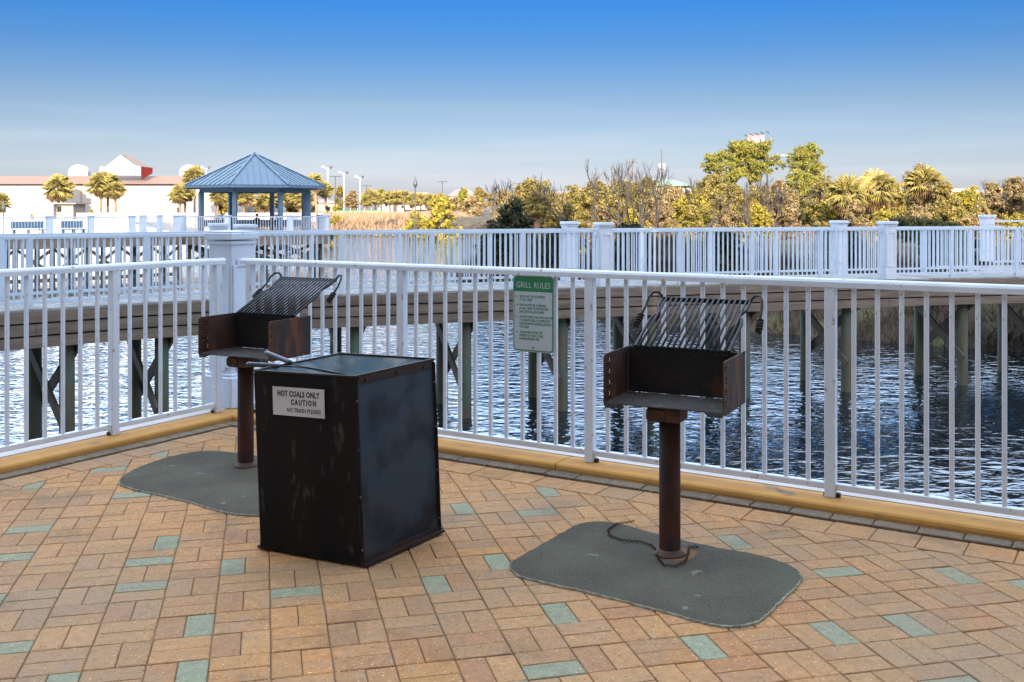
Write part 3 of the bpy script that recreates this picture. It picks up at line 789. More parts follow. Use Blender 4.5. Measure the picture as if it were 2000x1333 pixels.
# ------------------------------------------------------------------ grill rules sign
sc = -.3795; sp_ = P1 + uR * sc + nR * .022
t = thing('sign', 'green and white grill rules sign fixed to the near fence', 'sign', (sp_.x, sp_.y, 0), angR)
def rrect(w, h, r, cx, cz, n=6):
    out = []
    for qx, qz, a0 in ((1, 1, 0), (-1, 1, 90), (-1, -1, 180), (1, -1, 270)):
        for k in range(n + 1):
            a = R(a0 + 90 * k / n); out.append((cx + qx * (w / 2 - r) + math.cos(a) * r, cz + qz * (h / 2 - r) + math.sin(a) * r))
    return out
def plate(b, poly, y0, y1, m=0):
    n = len(poly); b.add([(x, y0, z) for x, z in poly] + [(x, y1, z) for x, z in poly], [tuple(range(n)), tuple(range(2 * n - 1, n - 1, -1))] + [(i, n + i, n + (i + 1) % n, (i + 1) % n) for i in range(n)], m)
SW, SH, SZ = .292, .468, .912
b = MB(); plate(b, rrect(SW, SH, .026, 0, SZ), -.002, 0); b.build('plate', M_signedge, t)
b = MB(); plate(b, rrect(SW - .012, SH - .012, .022, 0, SZ), -.0032, -.0015); b.build('green_border', M_signgreen, t)
b = MB(); pl = [(x, z) for x, z in rrect(SW - .024, SH - .024, .016, 0, SZ) if z < SZ + .1]
pl = [(-(SW - .024) / 2, SZ + .135)] + pl + [((SW - .024) / 2, SZ + .135)]; plate(b, pl, -.0042, -.002); b.build('white_field', M_signwhite, t)
fx = Matrix(((1, 0, 0, 0), (0, 0, -1, 0), (0, 1, 0, 0), (0, 0, 0, 1)))
text_mesh('heading', 'GRILL RULES', .052, M_signwhite, t, Matrix.Translation((0, -.0040, SZ + .158)) @ fx, 'CENTER', 1.05, 0, .80)
z = SZ + .098
for lines in (['GRILL MUST BE ATTENDED', 'AT ALL TIMES'], ['WATER MUST BE AVAILABLE', 'AT ALL TIMES TO EXTINGUISH', 'UNCONTROLLED FLAMES'],
              ['DOUSE CHARCOAL WITH WATER', 'TO ENSURE FIRE IS COMPLETELY', 'EXTINGUISHED BEFORE LEAVING', 'THE AREA'], ['CLEAN AREA AFTER USE', 'DISPOSE OF USED COALS', 'IN APPROPRIATE BIN']):
    for k, ln in enumerate(lines):
        text_mesh('rule_line', ln, .0215, M_signgreen, t, Matrix.Translation((-.098, -.0046, z)) @ fx, 'LEFT', 1.0, 0, .70)
        if k == 0: b = MB(); b.box(-.118, -.0050, z + .006, .008, .0015, .008); b.build('bullet', M_signgreen, t)
        z -= .0205
    z -= .0115
for dx, dz in ((0, .205), (0, -.205)):
    b = MB(); b.tube([(dx, -.002, SZ + dz), (dx, -.008, SZ + dz)], [.006, .005], 8); b.build('bolt', M_bolt if dz > 0 else M_ink, t)

# ------------------------------------------------------------------ boardwalk
def catmull(P, n=12):
    P = [Vector(p) for p in P]; out = []
    for i in range(1, len(P) - 2):
        for k in range(n):
            t_ = k / n; a, b2, c, d = P[i - 1:i + 3]
            out.append(.5 * ((2 * b2) + (c - a) * t_ + (2 * a - 5 * b2 + 4 * c - d) * t_ ** 2 + (3 * b2 - a - 3 * c + d) * t_ ** 3))
    out.append(P[-2]); return out
class Path:
    def __init__(s, pts):
        s.p = pts; s.s = [0]
        for a, b2 in zip(pts[:-1], pts[1:]): s.s.append(s.s[-1] + (b2 - a).length)
        s.L = s.s[-1]
    def at(s, d):
        d = max(0, min(s.L - 1e-6, d))
        i = next(k for k in range(len(s.s) - 1) if s.s[k + 1] > d)
        f = (d - s.s[i]) / (s.s[i + 1] - s.s[i]); p = s.p[i].lerp(s.p[i + 1], f); u = (s.p[i + 1] - s.p[i]).normalized(); return p, u
    def near(s, q): return min((k * s.L / 800 for k in range(801)), key=lambda d: (s.at(d)[0] - q).length)
def offset(path, w): 
    out = []
    for k in range(int(path.L / .4) + 1):
        p, u = path.at(k * .4); out.append(p + Vector((-u.y, u.x)) * w)
    return Path(out)
DZ = -.05; RAILZ = 1.10
nearP = Path(catmull([(-18, 6), (-13.5, 10.6), (-8.0, 16.2), (-5.3, 18.4), (-2.9, 19.55), (1.95, 21.35), (8.74, 23.6), (12.1, 24.5), (19, 26), (27, 27.6)], 14))
farP = offset(nearP, 2.05)
def ribbon(b, path, z, w, h, s0=0, s1=None, step=.5, bev=0):
    s1 = path.L if s1 is None else s1; n = max(1, int((s1 - s0) / step)); pts = [path.at(s0 + (s1 - s0) * k / n)[0] for k in range(n + 1)]
    vs = []; 
    for i, p in enumerate(pts):
        d = (pts[min(i + 1, n)] - pts[max(i - 1, 0)]).normalized(); nn = Vector((-d.y, d.x)) * w / 2
        for sx, sz in ((-1, -1), (1, -1), (1, 1), (-1, 1)): q = p + nn * sx; vs.append((q.x, q.y, z + sz * h / 2))
    fs = [(0, 1, 2, 3), tuple(4 * n + k for k in (3, 2, 1, 0))]
    for i in range(n):
        for k in range(4): a = 4 * i + k; c = 4 * i + (k + 1) % 4; fs.append((a, a + 4, c + 4, c))
    b.add(vs, fs)
bw = thing('boardwalk', 'weathered timber boardwalk curving over the water on round piles', 'boardwalk', (0, 20, 0))
def addto(b, name, m, parent, **k):
    o = b.build(name, m, parent, **k)
    o.location = -Vector(parent.location) if parent and parent.type == 'EMPTY' and not parent.parent else (0, 0, 0); return o
def planks(path, wdt, z):
    b = MB(); n = int(path.L / .145)
    for k in range(n):
        s0 = path.L * k / n; p, u = path.at(s0 + .07); nn = Vector((-u.y, u.x)); c = p + nn * (wdt / 2)
        b.box(c.x, c.y, z - .018 + rng.uniform(-.002, .002), .138, wdt + .06 + rng.uniform(0, .02), .036, math.atan2(u.y, u.x))
    return b
addto(planks(nearP, 2.05, DZ), 'deck', M_deck, bw)
def fascia(path, off, z, bw_, name='fascia_board', n=3, h=.175, gap=.03, parts=1):
    for k in range(n):
        L_ = 4.8; s_ = -1.3 * k; b = MB()
        while s_ < path.L:
            a, c = max(0, s_ + .004), min(path.L, s_ + L_ - .004)
            if c > a + .2: ribbon(b, offset_cache(path, off), z - .036 - h / 2 - k * (h + gap), .04, h, a, c, .5)
            s_ += L_
        addto(b, name, M_fascia, bw_)
_oc = {}
def offset_cache(p, o):
    if (id(p), o) not in _oc: _oc[(id(p), o)] = offset(p, o)
    return _oc[(id(p), o)]
fascia(nearP, -.03, DZ, bw); fascia(farP, .03, DZ, bw)
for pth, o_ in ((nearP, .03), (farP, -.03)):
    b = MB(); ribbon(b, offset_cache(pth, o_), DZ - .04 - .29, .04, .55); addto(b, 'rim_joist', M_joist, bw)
def pile(b, x, y, zt, zb=-4.0, r=.125): b.tube([(x, y, zb), (x, y, WZ), (x, y, (zb + zt) / 2), (x, y, zt)], [r * 1.05, r * 1.03, r, r * .95], 12)
wanted = [139, 324, 697, 916, 1106, 1280, 1465, 1665, 1892]
ss = []
for px in wanted:
    d = min((k * nearP.L / 1200 for k in range(1201)), key=lambda q: abs(nearP.at(q)[0].x / max(nearP.at(q)[0].y, 1) * F + 1000 - px)); ss.append(d)
ss = [ss[0] - 6.6, ss[0] - 4.4, ss[0] - 2.2] + ss + [ss[-1] + 2.4 * k for k in range(1, 6)]
for i, s_ in enumerate(ss):
    if s_ < 0 or s_ > nearP.L: continue
    p, u = nearP.at(s_); nn = Vector((-u.y, u.x)); a = p + nn * .22; c = p + nn * 1.85
    for q in (a, c): b = MB(); pile(b, q.x, q.y, DZ - .30); addto(b, 'pile', M_pile, bw, smooth=True)
    b = MB()
    for sg, (q0, q1) in ((1, (a, c)), (-1, (c, a))):
        o_ = u * (.15 * sg); e = (q1 - q0).normalized() * .22
        b.beam((q0.x + o_.x - e.x, q0.y + o_.y - e.y, -.60), (q1.x + o_.x + e.x, q1.y + o_.y + e.y, -1.95), .05, .19)
    addto(b, 'cross_brace', M_brace, bw)
    b = MB(); b.beam((a.x - nn.x * .15, a.y - nn.y * .15, DZ - .30), (c.x + nn.x * .15, c.y + nn.y * .15, DZ - .30), .26, .24); addto(b, 'cap_beam', M_brace, bw)

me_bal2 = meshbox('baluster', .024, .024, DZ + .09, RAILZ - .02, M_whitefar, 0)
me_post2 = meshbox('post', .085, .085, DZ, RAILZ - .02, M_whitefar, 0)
PH = 1.33
def railing_run(path, s0, s1, label, grp=None, spacing=.118, nmid=3, inset=.17, mb_=None, mp_=None, zr=None):
    m0, _ = path.at(s0); t_ = thing('railing', label, 'railing', (m0.x, m0.y, 0), 0, grp)
    zr = RAILZ if zr is None else zr
    b = MB(); ribbon(b, path, zr, .085, .05, s0 + inset, s1 - inset, .4); addto(b, 'top_rail', M_whitefar, t_)
    b = MB(); ribbon(b, path, DZ + .105, .04, .05, s0 + inset, s1 - inset, .4); addto(b, 'bottom_rail', M_whitefar, t_)
    L_ = s1 - s0; n = int(L_ / spacing); pk = [round(n * (q + 1) / (nmid + 1)) for q in range(nmid)]
    for k in range(n + 1):
        s_ = s0 + L_ * k / n
        if s_ < s0 + inset or s_ > s1 - inset: continue
        p, u = path.at(s_); isp = k in pk
        link('post' if isp else 'baluster', (mp_ or me_post2) if isp else (mb_ or me_bal2), t_, (p.x - m0.x, p.y - m0.y, 0), math.atan2(u.y, u.x))
    return t_
pil = [nearP.near(Vector(GY(px, 500, yy).xy)) for px, yy in ((465, 19.2), (1175, 21.5), (1737, 23.6))]
pil = [pil[0] - 7.2] + pil + [pil[2] + 7.0]
nm = ['left edge of frame', 'behind the corner pillar', 'left of the photo centre', 'right of the green sign', 'at the right edge']
sideN = offset(nearP, .10); sideF = offset(nearP, 1.95)
pl_labels = {(0, 'n'): None, (1, 'n'): 'white boardwalk pillar just behind the top right of the near corner pillar', (2, 'n'): 'white boardwalk pillar above the right edge of the green sign, near side of the boardwalk',
             (3, 'n'): 'large white boardwalk pillar right of the right grill, near side of the boardwalk', (4, 'n'): None,
             (1, 'f'): 'white far side boardwalk pillar just behind the top left of the near corner pillar', (2, 'f'): 'white far side boardwalk pillar above the green sign',
             (3, 'f'): 'white far side boardwalk pillar above the right grill handle', (4, 'f'): None, (0, 'f'): None}
for k, s_ in enumerate(pil):
    for sd, path in (('n', sideN), ('f', sideF)):
        p0_, u = nearP.at(s_); q = p0_ + Vector((-u.y, u.x)) * (.10 if sd == 'n' else 1.95)
        px = 1000 + q.x / q.y * F
        if not (-300 < px < 2300): continue
        lb = pl_labels[(k, sd)] or 'white square boardwalk pillar outside the picture'
        t = thing('pillar', lb, 'pillar', (q.x, q.y, DZ), math.atan2(u.y, u.x), 'white pillars of the boardwalk'); pillar_parts(t, .29, PH, base=False)
rl = {('n', 0): 'near side white railing of the boardwalk, section seen left of the corner pillar', ('n', 1): 'near side white railing of the boardwalk, section between the corner pillar and the green sign',
      ('n', 2): 'near side white railing of the boardwalk, section above the right grill', ('n', 3): 'near side white railing of the boardwalk, section at the right edge'}
for sd, path in (('n', sideN), ('f', sideF)):
    for k in range(4):
        sa, sb = [path.near(nearP.at(pil[k + q])[0] + Vector((-nearP.at(pil[k + q])[1].y, nearP.at(pil[k + q])[1].x)) * (.10 if sd == 'n' else 1.95)) for q in (0, 1)]
        if sd == 'f' and k == 3:
            sb = min(sb, sa + 5.0)
        lab_ = rl[('n', k)] if sd == 'n' else rl[('n', k)].replace('near side', 'far side')
        railing_run(path, sa, sb, lab_, 'boardwalk railings')
# branch leaving to the right behind the boardwalk
pb0 = GY(1928, 428, 29.5).xy
br = Path([Vector(pb0), Vector((pb0.x + 4, pb0.y + .9)), Vector((pb0.x + 12, pb0.y + 2.2))])
t = thing('pillar', 'white pillar at the start of the side boardwalk near the right edge', 'pillar', (pb0.x, pb0.y, DZ + .12), .2, 'white pillars of the boardwalk'); pillar_parts(t, .29, PH, base=False)
railing_run(br, 0, br.L, 'white railing of the side boardwalk behind the main one at the right edge', 'boardwalk railings', zr=RAILZ + .12)
sb_ = thing('side_boardwalk', 'short timber side boardwalk leading off to the right behind the main one', 'boardwalk', (pb0.x, pb0.y, 0))
farpt = sideF.at(sideF.near(Vector(GY(1900, 500, 26).xy)))[0]
brd = Path([Vector((pb0.x - 1.2, pb0.y - 2.6)), Vector((pb0.x + 4, pb0.y - 1.5)), Vector((pb0.x + 12, pb0.y - .1))])
addto(planks(brd, 2.4, DZ + .0 - .003), 'deck', M_deck, sb_)
b = MB(); ribbon(b, offset(brd, 2.45), DZ - .3, .05, .5); addto(b, 'fascia_board', M_fascia, sb_)
for k in range(1, 5):
    p, u = brd.at(k * 2.6); b = MB(); pile(b, p.x, p.y + 2.2, DZ - .3); addto(b, 'pile', M_pile, sb_, smooth=True)

# ------------------------------------------------------------------ gazebo and its boardwalk
GZ = Vector((-17.05, 68)); 
gb = thing('gazebo', 'eight sided open gazebo with a blue metal roof over the water', 'gazebo', (GZ.x, GZ.y, DZ))
RE, RP, ZE, ZA = 4.75, 3.66, 3.16, 5.33
cor = lambda r, k: (r * math.sin(R(-5 + 45 * k)), -r * math.cos(R(-5 + 45 * k)))
b = MB(); rib = MB()
for k in range(8):
    x0, y0 = cor(RE, k); x1, y1 = cor(RE, k + 1)
    b.add([(x0, y0, ZE), (x1, y1, ZE), (0, 0, ZA), (x0, y0, ZE - .05), (x1, y1, ZE - .05)], [(0, 1, 2), (3, 4, 1, 0), (4, 3, 2)])
    rib.beam((x0, y0, ZE + .03), (0, 0, ZA + .04), .16, .05)
    e0 = Vector((x0, y0, ZE + .012)); e1 = Vector((x1, y1, ZE + .012)); ap = Vector((0, 0, ZA + .012)); md = (e0 + e1) / 2
    for q in range(1, 9):
        f_ = q / 9; s_ = e0.lerp(e1, f_); k_ = 1 - abs(f_ - .5) * 2; topp = s_ + (ap - md) * k_
        rib.beam(s_, topp, .035, .05)
b.build('roof', M_roofm, gb); rib.build('roof_seam', M_roofm, gb)
b = MB()
for k in range(8):
    b.beam((*cor(RE - .03, k), ZE - .10), (*cor(RE - .03, k + 1), ZE - .10), .05, .16)
b.build('eave_board', M_gaz, gb)
b = MB()
for k in range(8): b.beam((*cor(RP, k), ZE - .30), (*cor(RP, k + 1), ZE - .30), .2, .26)
b.build('ring_beam', M_gaz, gb)
for k in range(8):
    x, y = cor(RP, k); b = MB(); b.box(x, y, (ZE - .4) / 2, .26, .26, ZE - .4, R(-5 + 45 * k)); b.build('post', M_gaz, gb)
b = MB(); b.prism([cor(RE + .3, k) for k in range(8)], -.04, 0); b.build('deck', M_deck, gb)
b = MB()
for k in range(8):
    b.beam((*cor(RE + .3, k), -.33), (*cor(RE + .3, k + 1), -.33), .05, .56)
b.build('fascia_board', M_fascia, gb)
for k in range(8):
    for r_ in ((4.5,) if k % 2 else (4.5, 2.2)):
        x, y = cor(r_, k); b = MB(); b.tube([(x, y, -4), (x, y, -.1)], .16, 10); b.build('pile', M_pile, gb, smooth=True)
b = MB()
for k in range(8):
    x0, y0 = cor(4.5, k); x1, y1 = cor(4.5, k + 1)
    b.beam((x0, y0, -.7), (x1, y1, -2.0), .06, .2); b.beam((x0, y0, -2.0), (x1, y1, -.7), .06, .2)
for x in (-2.8, -1, 1, 2.8): b.beam((x, -3.5, -.7), (x + 1.2, 3, -2.0), .06, .2); b.beam((x + 1.2, -3.2, -2.0), (x, 3, -.7), .06, .2)
b.build('cross_brace', M_brace, gb)
b = MB()
for k in (2, 3, 4, 5):   # bench round the back
    b.beam((*cor(RP - .25, k), .44), (*cor(RP - .25, k + 1), .44), .42, .05); b.beam((*cor(RP - .1, k), .70), (*cor(RP - .1, k + 1), .70), .04, .42)
b.build('bench', M_gaz, gb)
me_bal3 = meshbox('baluster', .03, .03, DZ + .09, RAILZ - .02, M_whitefar, 0)
# railing round the gazebo deck
gp = [GZ + Vector(cor(RE + .15, k)) for k in range(-3, 6)]
names = ['back left', 'left', 'front left', 'front left of centre', 'front', 'front right', 'right', 'back right']
for k in range(8):
    a, c = gp[k], gp[k + 1]
    if k == 1: continue
    railing_run(Path([a, c]), 0, (c - a).length, 'white gazebo railing panel, ' + names[k] + ' side of the deck', 'gazebo railings', .16, 0, .12, me_bal3)
for k in range(8):
    q = gp[k]; t = thing('pillar', 'white pillar of the gazebo deck railing, ' + names[k] + ' corner', 'pillar', (q.x, q.y, DZ), R(-5 + 45 * (k - 3)), 'gazebo deck pillars')
    b = MB(); b.box(0, 0, .6, .30, .30, 1.2); b.build('shaft', M_whitefar, t); b = MB(); b.box(0, 0, 1.235, .40, .40, .07, bev=.01); b.build('cap', M_whitefar, t)
gw = thing('gazebo_boardwalk', 'straight timber boardwalk with cross braced piles leading left from the gazebo', 'boardwalk', (-28, 60, 0))
GP = Path([Vector((-42, 46.5)), Vector((-33, 52.5)), Vector((-26, 58)), Vector((-20.6, 64.0))])
addto(planks(GP, 2.4, DZ), 'deck', M_deck, gw)
b = MB(); ribbon(b, offset(GP, -.03), DZ - .33, .05, .56); addto(b, 'fascia_board', M_fascia, gw)
b = MB(); ribbon(b, offset(GP, 2.43), DZ - .33, .05, .56); addto(b, 'fascia_board', M_fascia, gw)
n = 14; pv = None
for k in range(n + 1):
    s_ = GP.L * k / n; p, u = GP.at(s_); nn = Vector((-u.y, u.x)); b = MB(); a = p + nn * .2; pile(b, a.x, a.y, DZ - .3, r=.15); addto(b, 'pile', M_pile, gw, smooth=True)
    c = p + nn * 2.2; b = MB(); pile(b, c.x, c.y, DZ - .3, r=.15); addto(b, 'pile', M_pile, gw, smooth=True)
    if pv is not None:
        b = MB(); b.beam((pv.x, pv.y, -.65), (a.x, a.y, -2.1), .06, .17); b.beam((pv.x + .08, pv.y, -2.1), (a.x + .08, a.y, -.65), .06, .17)
        b.beam((pv.x, pv.y - .1, -2.45), (a.x, a.y - .1, -2.45), .06, .22); addto(b, 'cross_brace', M_brace, gw)
    pv = a
gN = offset(GP, .1); gF = offset(GP, 2.3); k = 0
for sd, path, pxs in (('near', gN, (-150, 97, 178, 257, 344)), ('far', gF, (-150, 280, 314, 359))):
    ss_ = sorted({min((q * path.L / 600 for q in range(601)), key=lambda d: abs(path.at(d)[0].x / path.at(d)[0].y * F + 1000 - px)) for px in pxs})
    for q, s_ in enumerate(ss_):
        if q == 0: continue
        p, u = path.at(s_); t = thing('pillar', '%s side pillar of the gazebo boardwalk, %s from the left' % (sd, ['', 'first', 'second', 'third', 'fourth', 'fifth', 'sixth'][q]), 'pillar', (p.x, p.y, DZ), math.atan2(u.y, u.x), 'gazebo boardwalk pillars')
        b = MB(); b.box(0, 0, .6, .30, .30, 1.2); b.build('shaft', M_whitefar, t); b = MB(); b.box(0, 0, 1.235, .40, .40, .07, bev=.01); b.build('cap', M_whitefar, t)
    for q in range(len(ss_) - 1):
        if ss_[q + 1] - ss_[q] > .6:
            railing_run(path, ss_[q], ss_[q + 1], '%s side white railing of the gazebo boardwalk, %s section from the left' % (sd, ['first', 'second', 'third', 'fourth', 'fifth', 'sixth'][q]), 'gazebo boardwalk railings', .16, 0, .17, me_bal3)

def gbench(d0, d1, lb):
    (a, u0), (c, u1) = gF.at(d0), gF.at(d1); nn = Vector((u0.y, -u0.x)) * .35; t_ = thing('bench', lb, 'bench', (a.x, a.y, DZ), 0, 'benches on the gazebo boardwalk'); d = (c - a).to_3d(); q = nn.to_3d()
    b = MB(); b.beam(Vector((q.x, q.y, .44)), d + Vector((q.x, q.y, .44)), .42, .05); b.build('seat', M_gaz, t_)
    b = MB(); b.beam(Vector((q.x * .4, q.y * .4, .72)), d + Vector((q.x * .4, q.y * .4, .72)), .04, .42); b.build('backrest', M_gaz, t_)
    for f_ in (.06, .5, .94): b = MB(); p = d * f_ + q; b.box(p.x, p.y, .21, .08, .36, .42, math.atan2(u0.y, u0.x)); b.build('leg', M_gaz, t_)
for (pa, pb, lb) in ((20, 84, 'blue-grey bench at the left end of the gazebo boardwalk'), (116, 160, 'blue-grey bench on the gazebo boardwalk between its first two near pillars')):
    f_ = lambda px: min((q * gF.L / 600 for q in range(601)), key=lambda d: abs(gF.at(d)[0].x / gF.at(d)[0].y * F + 1000 - px)); gbench(f_(pa), f_(pb), lb)

# seated person in the gazebo, seen from behind
def skin_body(name, pts, edges, radii, m, parent, sub=2):
    me = bpy.data.meshes.new(name); me.from_pydata(pts, edges, []); o = link(name, me, parent)
    md = o.modifiers.new('skin', 'SKIN')
    for v, r_ in zip(me.skin_vertices[0].data, radii): v.radius = (r_, r_)
    me.skin_vertices[0].data[0].use_root = True
    sm = o.modifiers.new('sub', 'SUBSURF'); sm.levels = sub; sm.render_levels = sub; me.materials.append(m)
    dg = bpy.context.evaluated_depsgraph_get(); m2 = bpy.data.meshes.new_from_object(o.evaluated_get(dg)); o.modifiers.clear(); o.data = m2
    if not m2.materials: m2.materials.append(m)
    m2.polygons.foreach_set('use_smooth', [True] * len(m2.polygons)); return o
pp = Vector(((502 - 1000) * 70.8 / F, 70.8))
t = thing('person', 'person in dark clothes sitting on the gazebo bench beside a back post', 'person', (pp.x, pp.y, DZ), R(185))
P_ = [(0, 0, .50), (0, .01, .68), (0, .0, .90), (0, .0, 1.02), (0, .02, 1.12), (0, .03, 1.24), (.17, 0, .93), (.22, .05, .72), (.15, .25, .62), (-.17, 0, .93), (-.22, .05, .72), (-.15, .25, .62),
      (.10, .42, .50), (.11, .45, .10), (.11, .56, .05), (-.10, .42, .50), (-.11, .45, .10), (-.11, .56, .05)]
E_ = [(0, 1), (1, 2), (2, 3), (3, 4), (4, 5), (2, 6), (6, 7), (7, 8), (2, 9), (9, 10), (10, 11), (0, 12), (12, 13), (13, 14), (0, 15), (15, 16), (16, 17)]
r_ = [.15, .14, .15, .07, .085, .09, .07, .055, .035, .07, .055, .035, .085, .05, .04, .085, .05, .04]
skin_body('body', P_, E_, r_, M_cloth, t)
b = MB(); b.tube([(0, .055, 1.10), (0, .06, 1.16), (0, .05, 1.25)], [.055, .088, .07], 10); b.build('face', M_skin, t, smooth=True)
b = MB(); b.tube([(0, .01, 1.14), (0, .01, 1.22), (0, .015, 1.30), (0, .02, 1.345)], [.09, .108, .09, .03], 12); b.build('hair', M_cloth, t, smooth=True)

# ------------------------------------------------------------------ vegetation
ORD = ['first', 'second', 'third', 'fourth', 'fifth', 'sixth', 'seventh', 'eighth', 'ninth', 'tenth', 'eleventh', 'twelfth', 'thirteenth']
nr = np.random.default_rng(11)
def cards(centres, radii, n, size, squash=1.0, seed=0, aspect=1.6, shell=.5):
    g_ = np.random.default_rng(seed); C_ = np.array(centres, float); Rr = np.array(radii, float)
    if Rr.ndim == 1: Rr = np.repeat(Rr[:, None], 3, 1) * np.array([1, 1, squash])
    w = (Rr.prod(1)) ** (2 / 3); idx = g_.choice(len(C_), n, p=w / w.sum())
    d = g_.normal(size=(n, 3)); d /= np.linalg.norm(d, axis=1)[:, None]; rad = g_.uniform(0, 1, n) ** (shell)
    P = C_[idx] + d * Rr[idx] * rad[:, None]
    a = g_.normal(size=(n, 3)); a /= np.linalg.norm(a, axis=1)[:, None]
    nn = d * .8 + g_.normal(size=(n, 3)) * .7; u = np.cross(nn, a); u /= np.linalg.norm(u, axis=1)[:, None] + 1e-9
    v = np.cross(nn, u); v /= np.linalg.norm(v, axis=1)[:, None] + 1e-9
    s = size * g_.uniform(.6, 1.4, n)[:, None]; u = u * s * aspect / 2; v = v * s / 2
    return np.stack([P - u, P - v * .9, P + u, P + v], 1).reshape(-1, 3)
def lobes(w, h, z0, n, seed, lob=.33):
    g_ = random.Random(seed); out = []; rr = []
    for k in range(n):
        a = g_.uniform(0, 2 * PI); f = math.sqrt(g_.random()); zf = g_.random() ** .8
        prof = math.sin(min(1, zf * .85 + .22) * PI) ** .6
        out.append((math.cos(a) * f * w / 2 * prof * .8, math.sin(a) * f * w / 2 * prof * .8, z0 + zf * h * .88 + h * .04))
        rr.append(w / 2 * lob * g_.uniform(.55, 1.15))
    return out, rr
def sub(C0, R0, k, seed, f=.42):
    g_ = random.Random(seed + 77); C1, R1 = [], []
    for c, r_ in zip(C0, R0):
        for q in range(k):
            d = Vector((g_.gauss(0, 1), g_.gauss(0, 1), g_.gauss(.25, 1))).normalized() * r_ * g_.uniform(.45, 1.05)
            C1.append((c[0] + d.x, c[1] + d.y, max(.1, c[2] + d.z * .9))); R1.append(r_ * f * g_.uniform(.5, 1.2))
    return C1, R1
def branch(b, p, d, L_, r, depth, g_, sides=5, spread=.55, minr=.006, up=.15):
    n = 3; pts = [p]; rs = [r]; q = Vector(p)
    for k in range(n):
        d = (d + Vector((g_.uniform(-1, 1), g_.uniform(-1, 1), g_.uniform(-.5, 1) * .8 + up)) * .16).normalized()
        q = q + d * L_ / n; pts.append(Vector(q)); rs.append(r * (1 - .38 * (k + 1) / n))
    b.tube(pts, rs, sides, cap=False)
    if depth == 0: return
    kids = g_.choice((2, 3)) if depth > 1 else 3
    for k in range(kids):
        ax = Vector((g_.uniform(-1, 1), g_.uniform(-1, 1), g_.uniform(-.2, .5))); nd = (d + ax * spread).normalized()
        st = pts[-1] if k < 2 else pts[2]
        branch(b, st, nd, L_ * g_.uniform(.62, .82), max(minr, rs[-1] * .72), depth - 1, g_, max(3, sides - 1), spread, minr, up)
def gz(x, y): return terr(x, y) - .05
def place(px, Y): x = (px - 1000) * Y / F; return Vector((x, Y, gz(x, Y)))
def toph(p, ytop): return CH - (ytop - HY) * p.y / F - p.z
def leafy(name, label, cat, px, Y, ytop, wpx, leaf, n=2200, size=None, crown0=.25, seed=1, nl=16, grp=None, squash=.8, bark=None, lob=.33, shell=.5):
    p = place(px, Y); h = toph(p, ytop); w = wpx * Y / F
    t_ = thing(name, label, cat, p, 0, grp); g_ = random.Random(seed)
    b = MB(); d0 = Vector((g_.uniform(-.1, .1), g_.uniform(-.1, .1), 1)).normalized()
    b.tube([(0, 0, 0), (d0.x * .3, d0.y * .3, h * .35), (d0.x, d0.y, h * .7)], [h * .028, h * .02, h * .010], 7)
    for k in range(7):
        a = g_.uniform(0, 2 * PI); s0 = Vector((d0.x * .3, d0.y * .3, h * g_.uniform(.2, .6)))
        b.tube([s0, s0 + Vector((math.cos(a) * w * .18, math.sin(a) * w * .18, h * .1)), s0 + Vector((math.cos(a) * w * .36, math.sin(a) * w * .36, h * .26))], [h * .012, h * .008, h * .003], 5)
    b.build('trunk', bark or M_bark, t_, smooth=True)
    c, r_ = lobes(w, h * (1 - crown0), h * crown0, nl, seed, lob)
    c, r_ = sub(c, r_, 9, seed)
    npmesh('crown', cards(c, r_, n, size or h * .055, squash, seed, 1.9, .8), 4, M_leaf[leaf], t_); return t_
def pine(label, px, Y, ytop, wpx, crown0, seed):
    p = place(px, Y); h = toph(p, ytop); w = wpx * Y / F; t_ = thing('pine_tree', label, 'pine tree', p, 0, 'pines over the shore bushes'); g_ = random.Random(seed)
    b = MB(); lean = Vector((g_.uniform(-.04, .04), 0, 0)) * h; tr = lambda z: Vector((lean.x * z + .03 * h * math.sin(z * 5) * .4, 0, h * z))
    b.tube([tr(k / 8) for k in range(8)], [h * .022 * (1 - k * .09) for k in range(8)], 7); C_, R_ = [], []
    for k in range(22):
        zf = crown0 + (1 - crown0) * (k + .5) / 22; a = g_.uniform(0, 2 * PI); pr = math.sin(min(1, (zf - crown0) / (1 - crown0) * .8 + .22) * PI) ** .7
        L_ = w / 2 * pr * g_.uniform(.45, .95); e = tr(min(zf, .9)) + Vector((math.cos(a) * L_, math.sin(a) * L_, h * .05))
        b.tube([tr(max(0, zf - .07)), (tr(zf) + e) / 2 , e], [h * .007, h * .005, h * .002], 4); 
        for q in range(3): C_.append(tuple(e + Vector((g_.uniform(-1, 1), g_.uniform(-1, 1), g_.uniform(-.3, .5))) * w * .08)); rr = w * g_.uniform(.09, .17); R_.append((rr * 1.3, rr * 1.3, rr * .7))
    b.build('trunk', M_bark, t_, smooth=True)
    R_ = [q[0] for q in R_]; C_, R_ = sub(C_, R_, 5, seed, .5)
    npmesh('crown', cards(C_, R_, 16000, h * .010, .7, seed, 3.0, .8), 4, M_leaf['green'], t_)
